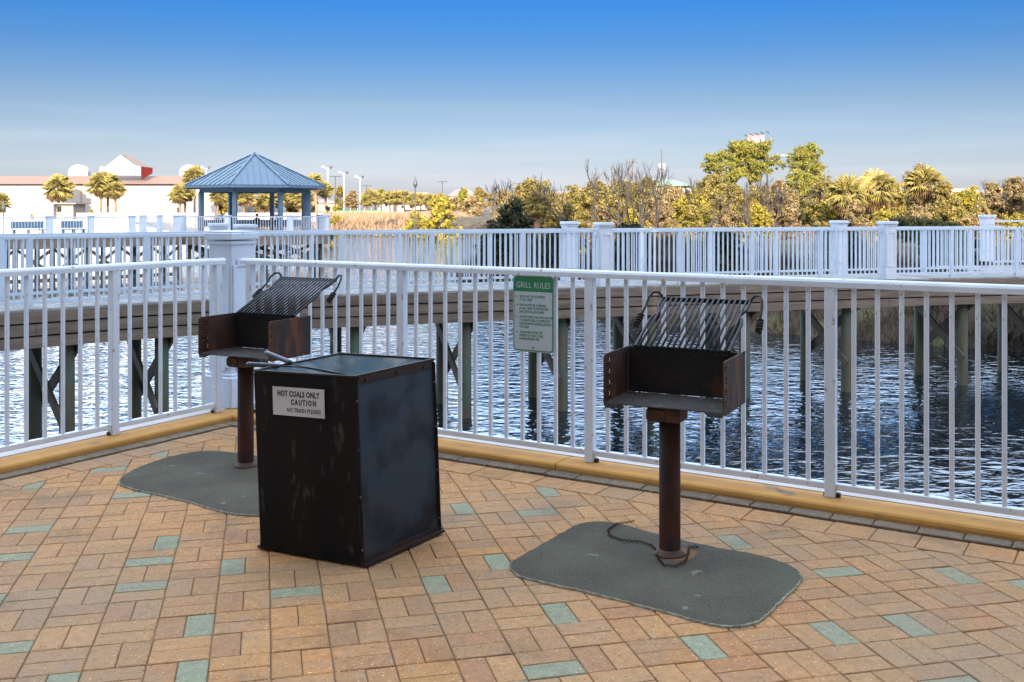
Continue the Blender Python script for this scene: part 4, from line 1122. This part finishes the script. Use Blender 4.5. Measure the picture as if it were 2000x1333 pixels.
def palm_mesh(seed, h, cr, skirt=.5):
    g_ = random.Random(seed); tr = MB(); lx = g_.uniform(-.05, .05) * h
    n = 12
    tr.tube([(lx * (k / n) ** 2, 0, (h - cr * .4) * k / n) for k in range(n + 1)], [(.19 - .03 * k / n + (.03 if k == 0 else 0)) * (1 + .05 * (k % 2)) for k in range(n + 1)], 9)
    top = Vector((lx, 0, h - cr * .45)); live, dead = [], []
    for k in range(70):
        isd = k < 70 * skirt * .45; el = g_.uniform(-70, -25) if isd else g_.uniform(-28, 85)
        az = g_.uniform(0, 2 * PI); pet = cr * g_.uniform(.34, .5) * (.7 if isd else 1); L_ = cr * g_.uniform(.42, .60)
        d = Vector((math.cos(az) * math.cos(R(el)), math.sin(az) * math.cos(R(el)), math.sin(R(el)))); base = top + d * pet
        side = d.cross(Vector((0, 0, 1))); side = side.normalized() if side.length > .01 else Vector((1, 0, 0)); tgt = dead if isd else live
        tgt.append([tuple(top), tuple(top + side * .02), tuple(base + side * .02)])
        for q in range(15):
            a = R(-105 + 210 * q / 14); ld = (d * math.cos(a) + side * math.sin(a)); ld.z -= .22 + abs(math.sin(a)) * .15; ld.normalize()
            tip = base + ld * L_ * (1 - .25 * abs(a) / R(105)); tip.z -= L_ * .22; mid = base + ld * L_ * .55; wv = ld.cross(d.cross(ld)).normalized() if False else (side * math.cos(a) - d * math.sin(a)).normalized() * L_ * .055
            tgt.append([tuple(base), tuple(mid + wv), tuple(tip)]); tgt.append([tuple(base), tuple(tip), tuple(mid - wv)])
    return tr, live, dead
PALMS = {}
def palm(label, px, Y, ytop, seed=1, crpx=None, grp=None, skirt=.5):
    p = place(px, Y); h = toph(p, ytop); cr = (crpx or 26) * Y / F * (1.45 if px < 900 else 1.02)
    t_ = thing('palm_tree', label, 'palm tree', p, 0, grp); tr, live, dead = palm_mesh(seed, h, cr, skirt)
    tr.build('trunk', M_palmtrunk, t_, smooth=True)
    npmesh('crown', np.array(live).reshape(-1, 3), 3, M_leaf['palm'], t_)
    if dead: npmesh('dead_fronds', np.array(dead).reshape(-1, 3), 3, M_leaf['deadfrond'], t_)
def bare(label, px, Y, ytop, seed, r=.09, lean=(0, 0), depth=5, grp='bare trees'):
    depth = 4
    p = place(px, Y); h = toph(p, ytop); t_ = thing('bare_tree', label, 'bare tree', p, 0, grp); g_ = random.Random(seed)
    b = MB(); tw = MB()
    for k in range(3):
        a = 2 * PI * k / 3 + g_.uniform(-.4, .4); d = Vector((math.cos(a) * .62 + lean[0], math.sin(a) * .4, 1)).normalized()
        branch(b, Vector((0, 0, 0)), d, h * .32, r * 1.25 * g_.uniform(.7, 1), depth, g_, 6, .52, .013, .24)
    b.build('trunk', M_barkdark, t_, smooth=True)

# left shore palms
palm('palm with a round crown at the far left edge beside the white hall', 2, 150, 385, 3, 18, skirt=.3)
palm('short palm seen over the roof of the small shed', 115, 165, 352, 4, 26)
palm('left palm of the tall close group in front of the white hall', 197, 150, 346, 5, 24, 'palms before the white hall')
palm('middle palm of the tall close group in front of the white hall', 210, 153, 348, 6, 22, 'palms before the white hall')
palm('lower right palm of the close group in front of the white hall', 226, 149, 362, 7, 17, 'palms before the white hall')
palm('left palm of the group touching the left gazebo eave', 352, 150, 368, 8, 19, 'palms left of the gazebo')
palm('middle palm of the group touching the left gazebo eave', 362, 152, 366, 9, 18, 'palms left of the gazebo')
palm('tallest palm of the group touching the left gazebo eave', 380, 158, 333, 10, 20, 'palms left of the gazebo')
for k, (px, Y, yt) in enumerate(((425, 162, 372), (455, 165, 368), (476, 163, 372), (520, 170, 380), (545, 172, 374), (585, 170, 372), (597, 168, 378))):
    palm(ORD[k] + ' palm from the left seen through the gazebo posts', px, Y, yt, 20 + k, 18, 'palms behind the gazebo')
palm('tall palm with brown skirt right of the gazebo', 621, 130, 345, 31, 17, skirt=.9)
palm('shaggy palm with brown skirt close right of the gazebo posts', 640, 134, 362, 32, 15, skirt=.9)
for k, (px, Y, yt, c) in enumerate(sorted(((722, 240, 376, 14), (733, 235, 378, 13), (716, 230, 384, 12), (762, 240, 380, 13), (775, 235, 378, 14), (790, 245, 378, 13), (806, 240, 382, 13), (822, 250, 382, 12), (838, 245, 384, 12)))):
    palm(ORD[k] + ' small palm from the left in the distant row beyond the green fence', px, Y, yt, 40 + k, c, 'distant row of palms')
mb = MB(); mb.prism([(-200, 121.5), (-82, 129.6), (-54, 139.4), (-45, 146), (-45, 171), (-200, 171)], -.2, .235); structure(mb.build('parking_lot', mat('parking_asphalt', (.13, .125, .12), (.10, .098, .095), .6, .9)))
mb = MB()
for a, c in (((-400, 119.5), (-80, 127.5)), ((-80, 127.5), (-52, 137.5)), ((-52, 137.5), (-43, 145.5))): mb.beam((*a, -1.45), (*c, -1.45), .3, 3.5)
structure(mb.build('seawall', mat('seawall_cream', (.52, .47, .40), (.42, .38, .32), .5, .9)))
# hedges by the hall
def hedge(label, x0, x1, Y, ytop, leaf='yellow', seed=1):
    a = place(x0, Y); c = place(x1, Y); h = toph(a, ytop); w = c.x - a.x; t_ = thing('hedge', label, 'hedge', a)
    n = max(3, int(w / .8)); cs = [(w * (k + .5) / n, 0, h * .5) for k in range(n)]
    npmesh('foliage', cards(cs, [(w / n * .8, .7, h * .5)] * n, 90 * n, .16, 1, seed), 4, M_leaf[leaf], t_)
hedge('clipped yellow-green hedge left of the shed', 10, 66, 150, 414, seed=3)
hedge('clipped yellow-green hedge along the foot of the white hall', 235, 320, 150, 413, seed=4)
leafy('bush', 'small yellow bush standing alone before the white hall', 'bush', 178, 150, 408, 12, 'yellow', 500, .2, .0, 6, 6)
leafy('bush', 'bright yellow-green bush right of the gazebo', 'bush', 655, 118, 388, 30, 'yellow', 1500, .3, .05, 7, 9)
leafy('bush', 'dark green bush at the right corner of the gazebo deck', 'bush', 640, 108, 400, 26, 'dark', 1200, .3, .05, 8, 8)
# trees behind the gazebo and beyond the field
for k, (px, Y, yt, w, lf) in enumerate(((436, 164, 385, 30, 'gold'), (448, 162, 392, 26, 'yellow'), (520, 176, 378, 56, 'goldred'), (560, 178, 380, 56, 'gold'), (600, 176, 376, 50, 'goldred'))):
    leafy('tree', ORD[k] + ' golden tree from the left seen through the gazebo posts', 'tree', px, Y, yt, w, lf, 1200, .5, .15, 60 + k, 10, 'trees behind the gazebo')
for k, (px, Y, yt, w, lf) in enumerate(sorted(((664, 270, 366, 26, 'gold'), (690, 290, 376, 34, 'goldred'), (745, 300, 372, 30, 'green'), (860, 230, 380, 60, 'goldred'), (905, 300, 370, 44, 'green'), (935, 290, 372, 44, 'gold'),
                                           (890, 190, 384, 52, 'goldred'), (925, 180, 386, 60, 'goldred'), (965, 190, 380, 50, 'goldred'), (1100, 200, 376, 60, 'goldred'), (1085, 140, 384, 46, 'goldred')))):
    leafy('tree', ORD[k] + ' small round tree in the distant tree line, counted from the left', 'tree', px, Y, yt, w, lf, 1200, Y * .0028, .1, 80 + k, 12, 'distant tree line')
leafy('bush', 'big dense yellow-green bush on the far bank above the fence', 'bush', 858, 147, 386, 112, 'yellow', 18000, .24, .0, 101, 24, None, .85, lob=.30)
leafy('bush', 'smaller yellow-green bush at the left foot of the big one', 'bush', 815, 145, 404, 64, 'yellow', 7000, .24, .0, 102, 14)
leafy('bush', 'dark shaded evergreen bush on the point right of centre', 'bush', 1000, 56, 414, 160, 'dark', 15000, .10, .0, 103, 26, None, .8)
leafy('bush', 'dark evergreen bush behind the railing pillar above the sign', 'bush', 1085, 46, 448, 120, 'dark', 9000, .09, .0, 104, 18)
leafy('bush', 'dark low bush behind the boardwalk railing right of the sign', 'bush', 1235, 42, 450, 150, 'dark', 9000, .09, .0, 105, 18)
leafy('bush', 'dark low bush behind the boardwalk railing above the right grill', 'bush', 1400, 39, 448, 150, 'dark', 9000, .09, .0, 106, 18)
leafy('bush', 'dark shaded bush behind the boardwalk near the large right pillar', 'bush', 1640, 37, 452, 180, 'dark', 9000, .09, .0, 107, 18)
leafy('bush', 'dark shaded bush behind the boardwalk at the right edge', 'bush', 1840, 35, 455, 170, 'dark', 9000, .09, .0, 108, 18)
# golden growth along the right bank
RB = [(1040, 88, 372, 110, 'gold'), (985, 92, 384, 60, 'goldred'), (1120, 84, 392, 90, 'gold'), (1165, 76, 372, 90, 'gold'), (1215, 82, 376, 90, 'gold'), (1262, 78, 372, 84, 'gold'), (1310, 74, 376, 80, 'goldred'), (1350, 70, 392, 84, 'yellow'),
      (1392, 74, 352, 70, 'gold'), (1432, 66, 378, 96, 'gold'), (1480, 70, 384, 80, 'gold'), (1520, 66, 372, 74, 'goldred'), (1560, 70, 340, 90, 'green'), (1610, 66, 352, 84, 'gold'), (1650, 60, 356, 84, 'yellow'),
      (1700, 66, 372, 84, 'gold'), (1745, 60, 366, 84, 'gold'), (1800, 66, 344, 92, 'goldred'), (1842, 60, 366, 80, 'gold'), (1888, 66, 388, 90, 'yellow'), (1940, 70, 372, 70, 'goldred'), (1985, 64, 366, 80, 'goldred'), (2040, 60, 360, 90, 'gold')]
ORD2 = ORD + ['fourteenth', 'fifteenth']
_n = {}
def nth(a, b):
    _n[(a, b)] = _n.get((a, b), -1) + 1; return ORD[_n[(a, b)]]
RB.sort()
for k, (px, Y, yt, w, lf) in enumerate(RB):
    leafy('tree', nth(lf, 't') + ' %s leafed tree from the left in the right bank thicket' % {'gold': 'golden', 'goldred': 'reddish brown', 'green': 'green', 'yellow': 'bright yellow'}[lf], 'tree', px, Y, yt - 14, w * 1.35, lf, 17000, Y * .0012, .0, 200 + k, 26, 'thicket of the right bank', .95, lob=.36)
for k, (px, Y, yt, w, lf) in enumerate([(1110 + 62 * q, 50 + 4 * (q % 3), 408 + 8 * (q % 3) - (6 if q % 2 else 0), 84, ('gold', 'goldred', 'yellow', 'goldred')[q % 4]) for q in range(15)]):
    leafy('bush', nth(lf, 'b') + ' %s low bush from the left at the foot of the right bank thicket' % {'gold': 'golden', 'goldred': 'reddish', 'yellow': 'bright yellow'}[lf], 'bush', px, Y, yt - 8, w, lf, 7000, .07, .0, 300 + k, 20, 'low bushes of the right bank', .9, lob=.36)
for k, (px, yt, lf) in enumerate([(1060 + 72 * q, 378 - (q * 37 % 11) + (18 if q in (3, 4) else 0), ('gold', 'goldred', 'green', 'gold')[q % 4]) for q in range(15)]):
    leafy('tree', ORD2[k] + ' tree from the left in the rear row behind the right bank thicket', 'tree', px, 118, yt, 96, lf, 6000, .2, .0, 400 + k, 20, 'rear row of the right bank thicket', .95, lob=.34)
pine('tall pine with flat topped crown below the billboard', 1464, 84, 284, 104, .60, 5)
pine('bushy green pine left of the tallest pine', 1405, 80, 302, 84, .30, 6)
pine('round crowned pine right of the tallest pine', 1582, 82, 294, 104, .40, 7)
palm('palm with brown skirt on the right bank, left of the street lamp', 1712, 58, 348, 51, 52, skirt=.9)
palm('palm with brown skirt on the right bank, right of the street lamp', 1798, 62, 340, 52, 46, skirt=.9)
palm('low spreading palm between the pine and the right bank palms', 1655, 56, 358, 53, 48, skirt=.9)
palm('short palm behind the bare tree left of the dark bush', 1048, 62, 385, 54, 34, skirt=.8)
for k, px in enumerate((1790, 1822, 1760, 1855)):
    p = place(px, 48); t_ = thing('palmetto', '%s dark green spiky palmetto from the left above the right boardwalk railing' % ('second', 'third', 'first', 'last')[k], 'palmetto', p, 0, 'palmettos on the right bank')
    _, live, dead = palm_mesh(70 + k, 1.0, .95, .1); npmesh('fronds', np.array(live).reshape(-1, 3) + np.array([0, 0, .35]), 3, M_leaf['dark'], t_)
bare('bare twiggy tree leaning left above the boardwalk pillar right of the sign', 1180, 46, 296, 1, .10, (-.18, 0))
bare('tallest bare twiggy tree of the clump right of the sign', 1236, 50, 300, 2, .10, (0, 0))
bare('bare twiggy tree at the right of the clump beside the utility pole', 1262, 47, 318, 3, .09, (.16, 0))
bare('thin bare tree rising from the golden bush left of centre', 1010, 64, 330, 4, .07, (0, 0))
bare('small bare tree left of the pines', 1362, 56, 340, 5, .08, (.05, 0))
bare('bare tree in front of the tallest pine', 1470, 56, 345, 6, .10, (0, 0))
bare('dark bare tree between the two taller pines', 1520, 54, 332, 7, .09, (0, 0))
bare('reddish bare tree near the right edge', 1945, 74, 338, 8, .09, (0, 0))
bare('bare tree at the right edge of the picture', 1992, 70, 335, 9, .09, (.1, 0))
# shoreline brush, dry grass
def blades(pts, h0, h1, w, seed, lean=.5):
    g2 = np.random.default_rng(seed); P = np.array(pts, float); n = len(P); a = g2.uniform(0, 2 * PI, n); h = g2.uniform(h0, h1, n)
    u = np.stack([np.cos(a), np.sin(a), np.zeros(n)], 1) * (w * g2.uniform(.6, 1.4, n))[:, None]
    tip = P + np.stack([g2.normal(0, lean, n) * h, g2.normal(0, lean, n) * h, h], 1)
    return np.stack([P - u, P + u, tip], 1).reshape(-1, 3)
g_ = random.Random(3); pts = []
seg = SHORE[1:14]
for a, c in zip(seg[:-1], seg[1:]):
    a = Vector(a); c = Vector(c); Ls = (c - a).length; nn = (c - a).normalized(); nn = Vector((nn.y, -nn.x))
    for k in range(int(Ls * (60 if a.y < 60 else 14))):
        p = a.lerp(c, g_.random()) + nn * g_.uniform(-.5, 5.0); z_ = terr(p.x, p.y)
        if z_ > WZ - .25:
            for q in range(16): pts.append((p.x + g_.gauss(0, .16), p.y + g_.gauss(0, .16), z_ - .05))
o = npmesh('shore_brush', blades(pts, .2, .75, .012, 9, .45), 3, M_leaf['brush']); tag(o, 'tangled brown brush covering the bank below the boardwalk', 'brush', kind='stuff')
pts = []
for k in range(5200):
    x = g_.uniform(-36, -8); y = 148 + 60 * g_.random() ** 1.5
    if shore_d(x, y) > .4 and (x < -15.5 or y > 165):
        z_ = terr(x, y)
        for q in range(12): pts.append((x + g_.gauss(0, .5), y + g_.gauss(0, .5), z_ - .05))
o = npmesh('dry_grass', blades(pts, .3, 1.0, .035, 10, .35), 3, M_leaf['drygrass']); tag(o, 'tan dry grass on the far bank right of the gazebo', 'grass', kind='stuff')

# ------------------------------------------------------------------ far buildings
def far_building():
    Y = 172; x0 = (-260 - 1000) * Y / F; x1 = (474 - 1000) * Y / F; zg = .2; zr = CH - (360 - HY) * Y / F; zt = CH - (343 - HY) * Y / F
    t_ = thing('hall', 'long white hall with brown roof edge, gable and arched parapets, left shore', 'building', ((x0 + x1) / 2, Y, 0)); cx = (x0 + x1) / 2; L_ = x1 - x0
    b = MB(); b.box(0, 15, (zr + zg) / 2 - .3, L_, 30, zr - zg + .6); b.build('wall', M_stucco, t_)
    b = MB(); b.add([(-L_ / 2 - .5, -.8, zr), (L_ / 2 + .5, -.8, zr), (L_ / 2 + .5, 3.6, zt), (-L_ / 2 - .5, 3.6, zt), (L_ / 2 + .5, 30.5, zt - .1), (-L_ / 2 - .5, 30.5, zt - .1), (-L_ / 2 - .5, 30.6, zr), (L_ / 2 + .5, 30.6, zr)],
                    [(0, 1, 2, 3), (3, 2, 4, 5), (5, 4, 7, 6), (0, 3, 5, 6), (1, 7, 4, 2), (0, 6, 7, 1)]); b.build('roof', M_tile, t_)
    X = lambda px: (px - 1000) * Y / F - cx; Z = lambda y: CH - (y - HY) * Y / F
    for px in (158, 249, 323): b = MB(); b.box(X(px), -.06, (zr + zg) / 2, .18, .12, zr - zg); b.build('downpipe', M_cream, t_)
    for pa, pb, yt in ((113, 152, 320), (335, 373, 320)):
        b = MB(); n = 14; poly = [(X(pa), Z(343)), (X(pb), Z(343))] + [(X(pa) + (X(pb) - X(pa)) * (.5 + .5 * math.cos(PI * k / n)), Z(336) + (Z(yt) - Z(336)) * math.sin(PI * k / n)) for k in range(n + 1)]
        k_ = len(poly); b.add([(x, 4.0, z) for x, z in poly] + [(x, 5.2, z) for x, z in poly], [tuple(range(k_)), tuple(range(2 * k_ - 1, k_ - 1, -1))] + [(i, k_ + i, k_ + (i + 1) % k_, (i + 1) % k_) for i in range(k_)])
        b.build('arched_parapet', M_stucco, t_)
    b = MB(); poly = [(199, 343), (279, 343), (279, 327), (269, 325), (240, 303), (211, 326), (199, 327)]; poly = [(X(a), Z(c)) for a, c in poly]; k_ = len(poly)
    b.add([(x, -.9, z) for x, z in poly] + [(x, -.3, z) for x, z in poly], [tuple(range(k_)), tuple(range(2 * k_ - 1, k_ - 1, -1))] + [(i, k_ + i, k_ + (i + 1) % k_, (i + 1) % k_) for i in range(k_)])
    b.build('gable', M_stucco, t_)
    b = MB(); a, c = (X(240), Z(301.5)), (X(281), Z(326)); b.add([(a[0], -1.1, a[1]), (c[0], -1.1, c[1]), (c[0] + .25, 1.4, c[1] + .1), (a[0] + .25, 1.4, a[1] + .05)], [(0, 1, 2, 3), (3, 2, 1, 0)])
    b.build('gable_roof', M_tile, t_)
    b = MB(); b.add([(X(280), -.9, Z(326)), (X(290), 2.0, Z(327)), (X(290), 2.0, Z(338)), (X(280), -.9, Z(352)), (X(286), 6, Z(327))], [(0, 1, 2, 3), (0, 4, 1), (3, 2, 1, 0)]); b.build('red_gable_side', M_redwall, t_)
    b = MB(); b.box(X(55), -.03, Z(373), .5, .08, .5); b.build('vent', M_grey, t_)
far_building()
Y = 145; zg = .1
def fb(name, label, cat, px0, px1, ytop, ybase, Y, depth, wm, rm=None, roof_y=None, overhang=.3, style='gable', grp=None, wins=()):
    x0 = (px0 - 1000) * Y / F; x1 = (px1 - 1000) * Y / F; z1 = CH - (ytop - HY) * Y / F; t_ = thing(name, label, cat, ((x0 + x1) / 2, Y, 0), 0, grp); w = x1 - x0; z0 = -.6
    b = MB(); b.box(0, depth / 2, (z0 + z1) / 2, w, depth, z1 - z0); b.build('wall', wm, t_)
    if rm:
        zr = CH - (roof_y - HY) * Y / F; o_ = overhang; b = MB()
        if style == 'gable': b.add([(-w / 2 - o_, -o_, z1), (w / 2 + o_, -o_, z1), (w / 2 + o_, depth + o_, z1), (-w / 2 - o_, depth + o_, z1), (-w / 2 - o_, depth / 2, zr), (w / 2 + o_, depth / 2, zr)], [(0, 1, 5, 4), (2, 3, 4, 5), (0, 4, 3), (1, 2, 5), (3, 2, 1, 0)])
        elif style == 'hip': b.add([(-w / 2 - o_, -o_, z1), (w / 2 + o_, -o_, z1), (w / 2 + o_, depth + o_, z1), (-w / 2 - o_, depth + o_, z1), (-w / 4, depth / 2, zr), (w / 4, depth / 2, zr)], [(0, 1, 5, 4), (2, 3, 4, 5), (0, 4, 3), (1, 2, 5), (3, 2, 1, 0)])
        else: b.box(0, depth / 2, (z1 + zr) / 2, w + 2 * o_, depth + 2 * o_, zr - z1)
        b.build('roof', rm, t_)
    for (a, c, ya, yb) in wins:
        xa = (a - 1000) * Y / F - (x0 + x1) / 2; xb = (c - 1000) * Y / F - (x0 + x1) / 2; za = CH - (ya - HY) * Y / F; zb = CH - (yb - HY) * Y / F
        b = MB(); b.box((xa + xb) / 2, -.03, (za + zb) / 2, xb - xa, .08, za - zb); b.build('window', M_glassd, t_)
    return t_
fb('shed', 'low beige shed with flat grey roof in front of the white hall', 'shed', 105, 143, 399, 424, 140, 4, M_cream, M_grey, 397, .6, 'flat', None, [(112, 120, 403, 414)])
fb('shed', 'low white block wall building with grey band left of the beige shed', 'shed', 65, 104, 402, 424, 139, 4, M_stucco, M_grey, 400, .05, 'flat')
fb('utility_box', 'beige equipment box at the foot of the white hall', 'utility box', 324, 346, 406, 424, 150, 2, M_cream, M_cream, 405.5, .05, 'flat')
fb('house', 'white house with steep grey roof between the distant palms', 'house', 740, 768, 392, 416, 300, 8, M_stucco, M_greyroof, 378, .5, 'gable', None, [(752, 757, 398, 404)])
fb('house', 'wide grey roofed house behind the distant palms', 'house', 738, 860, 386, 410, 380, 12, M_grey, M_greyroof, 375, .5, 'hip')
fb('house', 'low white house behind the distant palm row', 'house', 776, 830, 400, 412, 290, 8, M_stucco, M_greyroof, 396, .4, 'hip', None, [(784, 788, 402, 407), (800, 805, 402, 407)])
fb('house', 'grey roofed house on the horizon above the yellow bush', 'house', 875, 930, 384, 410, 420, 14, M_grey, M_greyroof, 370, .5, 'hip')
fb('house', 'white house with dark roof left of the bare trees', 'house', 1066, 1112, 384, 410, 330, 10, M_stucco, M_greyroof, 373, .5, 'hip')
fb('house', 'large white building with green roof behind the bare trees', 'house', 1244, 1350, 364, 410, 170, 14, M_stucco, M_greenroof, 348, .8, 'hip', None, [(1262, 1268, 366, 374), (1325, 1332, 368, 376)])
fb('house', 'white building with flat parapet among the trees near the right edge', 'house', 1858, 1890, 370, 410, 140, 8, M_stucco, M_stucco, 369, .1, 'flat')
fb('house', 'pale house with brown roof beside the white building near the right edge', 'house', 1893, 1962, 384, 410, 150, 8, M_cream, M_greyroof, 371, .4, 'hip', None, [(1900, 1906, 388, 396)])
fb('house', 'long low house in the distant tree line left of the street lamps', 'house', 560, 660, 398, 416, 300, 8, M_cream, M_greyroof, 390, .4, 'hip')
# low white wall behind the gazebo
for (a, c, Y_, lb) in ((440, 640, 140, 'low white wall seen through the gazebo'), (150, 420, 138, 'low white wall between the boardwalk and the white hall'), (-60, 60, 138, 'low white wall at the left edge of the far shore')):
    x0 = (a - 1000) * Y_ / F; x1 = (c - 1000) * Y_ / F; b = MB(); b.box((x0 + x1) / 2, 0, .5, x1 - x0, .25, 1.25, bev=.02); o = b.build('low_wall', M_stucco, loc=(0, Y_, 0)); tag(o, lb, 'wall')
# green screened court fence
t = thing('court_fence', 'chain link court fence with green windscreen beyond the dry field', 'fence', ((705 - 1000) * 215 / F, 215, .3)); w = 95 * 215 / F
b = MB(); b.box(0, 0, .55, w, .05, 1.1); b.build('windscreen', M_greenscreen, t)
for k in range(8): b = MB(); b.tube([(-w / 2 + w * k / 7, -.06, -.3), (-w / 2 + w * k / 7, -.06, 1.6)], .06, 6); b.build('post', M_metalw, t)
def car(px, Y, m, lb):
    p = place(px, Y); p.z += .05; t_ = thing('car', lb, 'car', p); b = MB(); b.box(0, 0, .55, 4.3, 1.75, .5, bev=.12); b.build('body', m, t_); b = MB(); b.box(-.1, 0, 1.0, 2.4, 1.5, .48, bev=.2); b.build('cabin', M_glassd, t_)
    for sx in (-1.3, 1.3):
        for sy in (-.85, .85): b = MB(); b.tube([(sx, sy - .1, .32), (sx, sy + .1, .32)], .32, 14); b.build('wheel', M_ink, t_)
car(688, 235, M_carpaint, 'silver blue car parked behind the green court fence')
car(822, 262, M_stucco, 'white car parked right of the distant palms')
car(800, 258, M_carpaint, 'silver car parked among the distant palms')
# lamps and poles
def sportlamp(px, Y, ytop, lb, two=True):
    p = place(px, Y); h = toph(p, ytop); t_ = thing('light_pole', lb, 'light pole', p, 0, 'white sports light poles'); b = MB(); b.tube([(0, 0, 0), (0, 0, h)], [.11, .07], 8); b.build('pole', M_metalw, t_, smooth=True)
    b = MB(); b.beam((-.9, 0, h + .05), (.9, 0, h + .05), .12, .12); b.build('crossarm', M_metalw, t_)
    for sx in (-.75, .55): b = MB(); b.box(sx, -.2, h + .25, .55, .4, .4, .2, bev=.08); b.build('lamp_head', M_metalw if sx < 0 else M_metald, t_)
sportlamp(640, 170, 330, 'white sports light pole nearest the gazebo, with two lamp heads'); sportlamp(672, 185, 340, 'middle one of three white sports light poles right of the gazebo')
sportlamp(703, 200, 348, 'right one of three white sports light poles right of the gazebo'); sportlamp(403, 190, 330, 'white sports light pole rising behind the left slope of the gazebo roof')
def lamp(px, Y, ytop, lb, kind):
    p = place(px, Y); h = toph(p, ytop); t_ = thing('street_lamp', lb, 'street lamp', p, 0); b = MB(); b.tube([(0, 0, 0), (0, 0, h)], [.11, .07], 8); b.build('pole', M_metald, t_, smooth=True); b = MB()
    if kind == 0: b.tube([(0, 0, h - .5), (0, 0, h - .15), (0, 0, h + .5), (0, 0, h + .8)], [.12, .26, .10, .03], 10)
    elif kind == 1: b.box(-.6, 0, h, 1.0, .4, .18, bev=.04); b.box(.6, 0, h, 1.0, .4, .18, bev=.04)
    else: b.beam((0, 0, h - .2), (1.6, 0, h), .08, .08); b.box(1.9, 0, h, .8, .35, .16, bev=.04)
    b.build('lamp_head', M_metald, t_)
lamp(811, 120, 358, 'black lantern street lamp above the yellow bush', 0); lamp(967, 110, 364, 'black lantern street lamp left of the bare tree', 0)
lamp(864, 220, 355, 'slim twin headed lamp pole on the horizon right of the yellow bush lamp', 1); lamp(655, 200, 345, 'dark twin headed lamp pole between the white sports lights', 1)
lamp(716, 230, 363, 'small twin headed lamp pole right of the white sports lights', 1); lamp(7, 120, 405, 'small black lantern lamp post at the left edge', 0)
lamp(1764, 90, 342, 'slim single arm street lamp between the right bank palms', 2)
p = place(1556, 120); h = toph(p, 304); t = thing('street_lamp', 'street lamp arm reaching left beside the tallest pine crown', 'street lamp', p); b = MB()
b.tube([(0, 0, 0), (0, 0, h - .6), (-.4, 0, h - .1), (-1.6, 0, h)], [.1, .08, .06, .05], 8); b.build('pole', M_metalw, t, smooth=True); b = MB(); b.box(-1.7, 0, h - .02, .6, .3, .16, bev=.04); b.build('lamp_head', M_metalw, t)
def upole(px, Y, ytop, lb, boxes):
    p = place(px, Y); h = toph(p, ytop); t_ = thing('utility_pole', lb, 'utility pole', p); b = MB(); b.tube([(0, 0, 0), (0, 0, h)], [.10, .05], 8); b.build('pole', M_bark, t_, smooth=True)
    if not boxes: b = MB(); b.beam((-.7, 0, h - .5), (.7, 0, h - .5), .07, .08); b.build('crossarm', M_bark, t_)
    for sx in (-.45, .45):
        if boxes: b = MB(); b.tube([(sx * .6, -.15, h - 2.4), (sx * .6, -.15, h - 1.7)], .15, 10); b.build('box', M_metalw, t_, smooth=True)
upole(1235, 120, 310, 'wooden utility pole with crossarm behind the bare trees', False); upole(1292, 120, 292, 'tall thin mast with two small white boxes right of the bare trees', True)
# billboard tower above the pine
Y = 150; p = place(1488, Y); t = thing('billboard', 'tall sign structure with angled dark panels rising behind the tallest pine', 'billboard', p)
zt = toph(p, 260); zb_ = toph(p, 286); b = MB()
for x in (-.2, .8): b.tube([(x, 0, 0), (x, 0, zb_ + 1)], .13, 8)
b.build('pole', M_metald, t)
b = MB(); b.box(-.9, 0, (zt + zb_) / 2 - .1, 2.6, .3, 1.5, R(8)); b.build('panel', mat('billboard_face', (.20, .20, .23), (.26, .12, .14), 1.2, .6), t)
for k in range(5): b = MB(); b.box(0, 0, 0, .62, .5, .10, M=Matrix.Translation((-2.3 + .78 * k, -.1, zt - .35 + .12 * k)) @ Matrix.Rotation(R(28), 4, 'Y')); b.build('light_panel', M_metald, t)

# ------------------------------------------------------------------ the apartment block behind the camera that shades the patio
def block(x0, x1, h, label):
    t_ = thing('apartment_building', label, 'building', ((x0 + x1) / 2, -6.5, 0)); w = x1 - x0
    b = MB(); b.box(0, -8, h / 2 - .2, w, 16, h + .4); b.build('wall', M_apt, t_)
    b = MB(); b.box(0, -8, h + .35, w + .3, 16.3, .3, bev=.05); b.build('roof', M_grey, t_)
    nf = int(h / 3.0); nb = max(2, int(w / 8))
    for f_ in range(nf):
        for k in range(nb):
            x = -w / 2 + w * (k + .5) / nb; b = MB(); b.box(x, .03, f_ * 3.0 + 1.35, 3.0, .08, 2.1); wo_ = b.build('window', M_glassd, t_)
            if f_: b = MB(); b.box(x, .7, f_ * 3.0 + .02, 4.2, 1.4, .16); b.box(x, 1.36, f_ * 3.0 + .6, 4.2, .06, 1.0); b.build('balcony', M_stucco, t_)
block(-62, 3.0, 35.5, 'tall beige apartment block behind the viewer whose shade covers the patio and gazebo')
block(3.04, 70, 19.2, 'lower beige apartment wing behind the viewer at the right')
